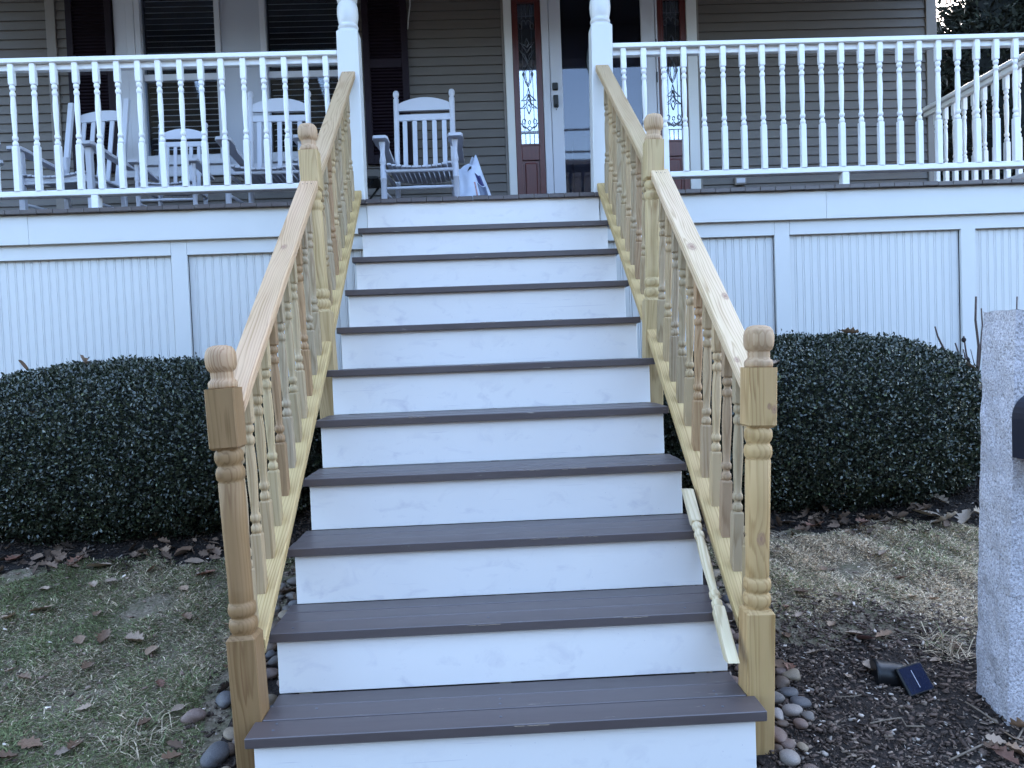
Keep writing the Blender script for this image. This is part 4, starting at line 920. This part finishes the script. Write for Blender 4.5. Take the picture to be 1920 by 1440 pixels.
leaf(gp(1645,1268),.10,'tan oak leaf poking out from behind the solar spotlight','dead leaves by the spotlight',.6,.2,(.36,.26,.19),.02)
leaf(gp(1622,1208),.09,'rose-brown folded leaf above the solar spotlight','dead leaves by the spotlight',.2,.4,(.24,.13,.12),.02)
for px,py,s in ((1735,975,.13),(1775,985,.14),(1765,950,.10),(1810,985,.12),(1835,975,.10)):
    leaf(gp(px,py),s,'large pale oak leaf at the right hedge corner, '+{1735:'leftmost',1775:'long one in the middle',1765:'nearest the hedge',1810:'right of the middle one',1835:'touching the granite post'}[px],'oak leaves at the right hedge corner',lift=.03,tilt=.5,c=(.34,.26,.19))
for px,py,s in ((1900,1395,.08),(1910,1425,.09),(1880,1430,.08),(1860,1415,.06),(1915,1375,.08),(1870,1400,.06)):
    leaf(gp(px,py),s,'%s dead leaf heaped at the foot of the granite post, %s'%(('big','small')[s<.07],('in the middle','right edge, lowest','left of the lowest one','leftmost of the heap','highest of the heap','above the leftmost')[[1900,1910,1880,1860,1915,1870].index(px)]),'dead leaves at the granite post',lift=.02,tilt=.5)
for (x_,y_,z_),s,lab in (((-2.62,2.12,1.345),.10,'reddish brown oak leaf caught on top of the left hedge'),((-2.28,2.1,1.365),.09,'brown leaf standing on the top edge of the left hedge'),((-2.95,2.0,1.29),.07,'pale tan leaf on the left shoulder of the left hedge'),((-2.35,1.73,1.10),.06,'pale curled leaf stuck in the front of the left hedge'),((2.05,2.05,1.36),.10,'brown oak leaf standing on top of the right hedge'),((1.50,1.73,1.21),.07,'pale pinkish leaf near the top left of the right hedge'),((2.60,1.80,1.15),.08,'tan leaf stuck in the right shoulder of the right hedge'),((2.70,1.86,1.03),.07,'dark brown leaf in the right flank of the right hedge')):
    leaf((x_,y_,z_),s,lab,'leaves caught in the hedges',None,.9,None,0)
# leaf litter along the hedge mulch
def litter(label,n,x0,x1,yf,seed):
    g=np.random.default_rng(seed); V=[];F=[];C_=[];b=0
    for k in range(n):
        me=LM[g.integers(len(LM))]; nv=len(me.vertices); co=np.empty(nv*3,np.float32); me.vertices.foreach_get('co',co); co=co.reshape(-1,3)
        x=g.uniform(x0,x1); y=yf(x)+g.normal()*.07; a=g.uniform(0,6.28); t1,t2=g.normal(0,.45,2); sc=g.uniform(.03,.08)
        M_=np.array((Matrix.Rotation(a,3,'Z')@Matrix.Rotation(t1,3,'X')@Matrix.Rotation(t2,3,'Y')))
        V.append(co@M_.T*sc+np.array([x,y,gzf(x,y)+.018])); F += [[i+b for i in p.vertices] for p in me.polygons]; b+=nv
        C_.append(np.tile(np.array([.115,.075,.052])*g.uniform(.3,1.6),(nv,1)))
    return tag(place('leaf_litter',np_mesh('leaf_litter',np.concatenate(V),np.array(F),np.concatenate(C_),True),M['mulch']),label,'leaf litter',kind='stuff')
litter('brown leaf litter along the foot of the left hedge',110,-2.9,-1.0,lambda x:1.62,51)
litter('brown leaf litter along the foot of the right hedge',95,1.0,2.3,lambda x:1.64,52)
litter('crumbled brown leaves caught by the left stair side',26,-1.1,-.9,lambda x:.9+random.uniform(-.7,.7),53)
# twigs
for pts,lab,r in (([(1632,1366),(1660,1358),(1690,1356),(1700,1370),(1735,1374)],'bent pale twig on the mulch below the solar spotlight',.003),([(1810,1325),(1840,1345),(1870,1365)],'straight thin twig leaning by the granite post foot',.003),([(1780,1436),(1830,1410),(1870,1392)],'dark twig at the bottom right corner',.0035),([(1565,1318),(1600,1315),(1615,1312)],'short thin twig left of the solar spotlight',.002),([(1895,1420),(1920,1375)],'dry stalk crossing the leaves at the granite post',.003)):
    P=[gp(*q)+Vector((0,0,.012+random.uniform(0,.01))) for q in pts]; tag(MB().tube(P,r,6).build('twig',M['twig'],None,None,(.20,.15,.11)),lab,'twig')
# dry stems between the right hedge and the granite post
def at(px,py,y): 
    d=ray(px,py); return CAM+d*((y-CAM.y)/d.y)
st=thing('dry_shrub','bare thorny stems of a leafless shrub between hedge and granite post','plant',tuple(at(1835,960,2.0)))
for pts,r in (([(1838,990),(1836,900),(1834,800),(1832,700),(1835,650),(1829,600),(1830,556)],.010),([(1834,760),(1828,720),(1820,690),(1812,665),(1807,630)],.007),([(1826,720),(1812,700),(1800,670),(1791,643)],.007),([(1834,700),(1838,660),(1842,610),(1840,578)],.006),([(1822,740),(1815,690),(1806,655)],.005),([(1896,1000),(1900,820),(1905,640),(1907,556)],.006),([(1832,690),(1826,680),(1820,655)],.003)):
    MB().tube([at(a,b,2.02) for a,b in pts],[r*(1-.55*i/len(pts)) for i in range(len(pts))],6).build('stem',M['twig'],st,None,(.10,.07,.06))
for a,b in ((1807,637),(1814,674),(1815,682)): MB().lathe([(.002,-.016),(.012,-.008),(.013,.004),(.005,.014)],8).build('seed_head',M['twig'],st,T(*at(a,b,2.02)),(.03,.02,.02))
st2=thing('bare_shoot','thin bare shoot growing out of the right shoulder of the right hedge','plant',tuple(at(1780,700,2.1)))
MB().tube([at(1782,690,2.1),at(1770,655,2.1),at(1758,630,2.1),at(1753,612,2.1)],[.007,.006,.005,.004],6).build('stem',M['twig'],st2,None,(.10,.07,.06))

# ------------------------------------------------------------------ evergreens and bare tree beyond the porch
def conifer(label,x,y,h,r,seed,n=26000):
    g=np.random.default_rng(seed); z0=.6; t=thing('evergreen_tree',label,'tree',(x,y,z0),'evergreens beyond the porch')
    MB().tube([(x,y,z0-.1),(x+.03,y,z0+h*.5),(x,y,z0+h*.97)],[.16,.10,.02],10).build('trunk',M['bark'],t)
    nb=int(n/60); V=[];Fs=[];Cs=[]
    u=g.random(nb)**.8; az=g.uniform(0,2*np.pi,nb); zz=z0+.1+u*(h-.2); rr=r*(1-u)**.75*(.75+.35*g.random(nb))+.12
    for i in range(nb):
        m_=150; s=g.random(m_)**.6; dr=np.array([np.cos(az[i]),np.sin(az[i]),-.12+.25*u[i]]); base=np.array([x,y,zz[i]])
        C_=base+dr*(rr[i]*s)[:,None]+g.normal(size=(m_,3))*np.array([.10,.10,.07])*(.4+s[:,None])
        ax=dr*.7+g.normal(size=(m_,3))*.55+np.array([0,0,.15]); ax/=np.linalg.norm(ax,axis=1)[:,None]; sd=np.cross(ax,g.normal(size=(m_,3))); sd/=np.linalg.norm(sd,axis=1)[:,None]
        L=g.uniform(.05,.13,m_)[:,None]; W=L*.16
        V.append(np.stack([C_-sd*W*.3,C_+ax*L*.5+sd*W,C_+ax*L,C_+ax*L*.5-sd*W],1).reshape(-1,3)); Cs.append(np.array([.026,.034,.020])*g.uniform(.45,1.5,(m_,1))*(.6+.5*s[:,None]) if False else np.array([.014,.016,.009])*g.uniform(.4,1.7,(m_,1)))
    V=np.concatenate(V); c=np.repeat(np.concatenate(Cs),4,0); i=np.arange(len(V)//4)*4; F=np.stack([i,i+1,i+2,i+3],1)
    place('crown',np_mesh('crown',V,F,c),M['needle'],t)
    k=MB(); pr=[(.0001,z0+h*.98)]; 
    pr=[(r*.78*(1-q)**.75+.02,z0+q*h*.97) for q in np.linspace(0.0,1,14)]
    MB().lathe(pr,16,x,y).build('inner_branches',M['core'],t)
conifer('tall dark evergreen seen above the railing at the right picture edge',8.7,8.2,10.5,2.6,41,52000)
conifer('dark evergreen showing behind the end railing, right of the house corner',7.25,7.7,7.0,2.25,42,60000)
conifer('dark evergreen behind the other evergreens at the far right',10.6,7.0,9,2.4,43,30000)
conifer('low dark evergreen closing the gap behind the house corner',7.0,9.8,5.6,2.2,44,30000)
def bare_tree(label,x,y,h,seed,lean=0):
    g=random.Random(seed); t=thing('bare_tree',label,'tree',(x,y,.7),'leafless trees behind the house'); tr=MB(); br=MB()
    def grow(p,d,L,r,lv,mb):
        pts=[p]; q=Vector(p); dd=Vector(d)
        for i in range(4):
            dd=(dd+Vector((g.uniform(-.18,.18),g.uniform(-.18,.18),g.uniform(-.05,.12)))).normalized(); q=q+dd*L/4; pts.append(q.copy())
        mb.tube(pts,[r*(1-.13*i) for i in range(5)],6 if lv>1 else 9,caps=False)
        if lv>=5 or r<.006: return
        for k in range(g.choice([2,3,3]) if lv else 4):
            i=g.choice([2,3,4]); nd=(dd+Vector((g.uniform(-.9,.9),g.uniform(-.9,.9),g.uniform(-.1,.6)))).normalized(); grow(pts[i],nd,L*g.uniform(.6,.8),r*g.uniform(.45,.62),lv+1,br)
    grow(Vector((x,y,.6)),Vector((lean,0,1)),h*.36,.17,0,tr)
    tr.build('trunk',M['bark'],t); b=br.build('crown',M['bark'],t)
bare_tree('leafless tree branching against the sky between house corner and evergreens',14.2,19,13,6,-.05)
bare_tree('second leafless tree further back against the sky at the top right',17.5,27,15,9,0)

# ------------------------------------------------------------------ across the street (mirrored in glass; side houses, trees added to block low sky)
def nhouse(label,x0,x1,y,h,c):
    nh=thing('neighbour_house',label,'house',((x0+x1)/2,y,0),'houses across the street')
    MB().box(x0,x1,y-9,y,-.3,h).build('wall',plain('clapboard '+label[:12],tuple(q*.5 for q in c),None,3,.9,spec=.1),nh); MB().extr([(y-9.4,h),(y+.4,h),(y-4.5,h+3.4)],'x',x0-.4,x1+.4).build('roof',M['roof'],nh)
    n=max(2,int((x1-x0)/3.4))
    for k in range(n):
        xw=x0+1.0+k*(x1-x0-2)/n
        for zz in (1.2,3.9):
            if zz+1.4<h and x0!=-6: MB().box(xw,xw+1.1,y+.01,y+.05,zz,zz+1.4).build('window',M['interior'],nh)
    MB().box((x0+x1)/2-.5,(x0+x1)/2+.5,y+.01,y+.05,0,2.1).build('door',M['mahog'],nh)
nhouse('dark brown house across the street, mirrored in the door glass',-6,9,-24,8.0,(.03,.024,.02))
nhouse('grey house across the street, second to the left of the brown one',-22,-9,-24,5.4,(.07,.07,.075))  # unseen side houses from here on, added to cut low sky light on the porch
nhouse('green house across the street, far left',-38,-25,-23,5.2,(.05,.06,.05))
nhouse('blue house across the street right of the brown one',12,25,-24,5.6,(.05,.055,.07))
nhouse('red house across the street, far right',28,42,-23,5.2,(.08,.04,.035))
for i,(x_,y_,h) in enumerate(((-7.6,-20.5,16),(-12.6,-20,17),(-19,-21,14),(-34,-20,11),(11,-21,9),(26.5,-20,11),(44,-19,12),(-46,-18,12))): conifer('evergreen across the street, '+['left of the brown house, mirrored in the right window','before the grey house, mirrored in the left window','between the grey and green houses','before the green house, added to block low sky','right of the brown house','between the blue and red houses, added to block low sky','beyond the red house, added to block low sky','beyond the green house, added to block low sky'][i],x_,y_,h,3.4+(1.3 if i<3 else 0),70+i,7000)  # outer evergreens are unseen, added to cut low sky light on the porch
for i,x_ in enumerate((-5.0,-10.1,-15.2)): conifer('evergreen filling the gap in the row across the street, '+['nearest the brown house','second from the brown house','third from the brown house'][i],x_,-22,18,4.4,90+i,7000)
for i,(z,y) in enumerate(((9.0,-15.4),(8.15,-15.2),(7.3,-15.0))):
    tag(MB().tube([(-45+9*j,y,z+.25*((j-5)/5)**2+.12*math.sin(j*1.3+i)) for j in range(11)],.035,6).build('power_line',M['black']),['topmost','middle','lowest'][i]+' overhead power line mirrored in the door glass','power line',group='overhead power lines')
for i,(x_,y_,h) in enumerate(((-9,-23,9),(-16,-24,8),(13,-24,9),(20,-25,10),(-24,-22,9))): bare_tree(['leafless tree across the street beside the brown house','leafless tree across the street far left','leafless tree across the street right of the brown house','leafless tree across the street far right','leafless tree across the street at the end'][i],x_,y_,h,60+i)
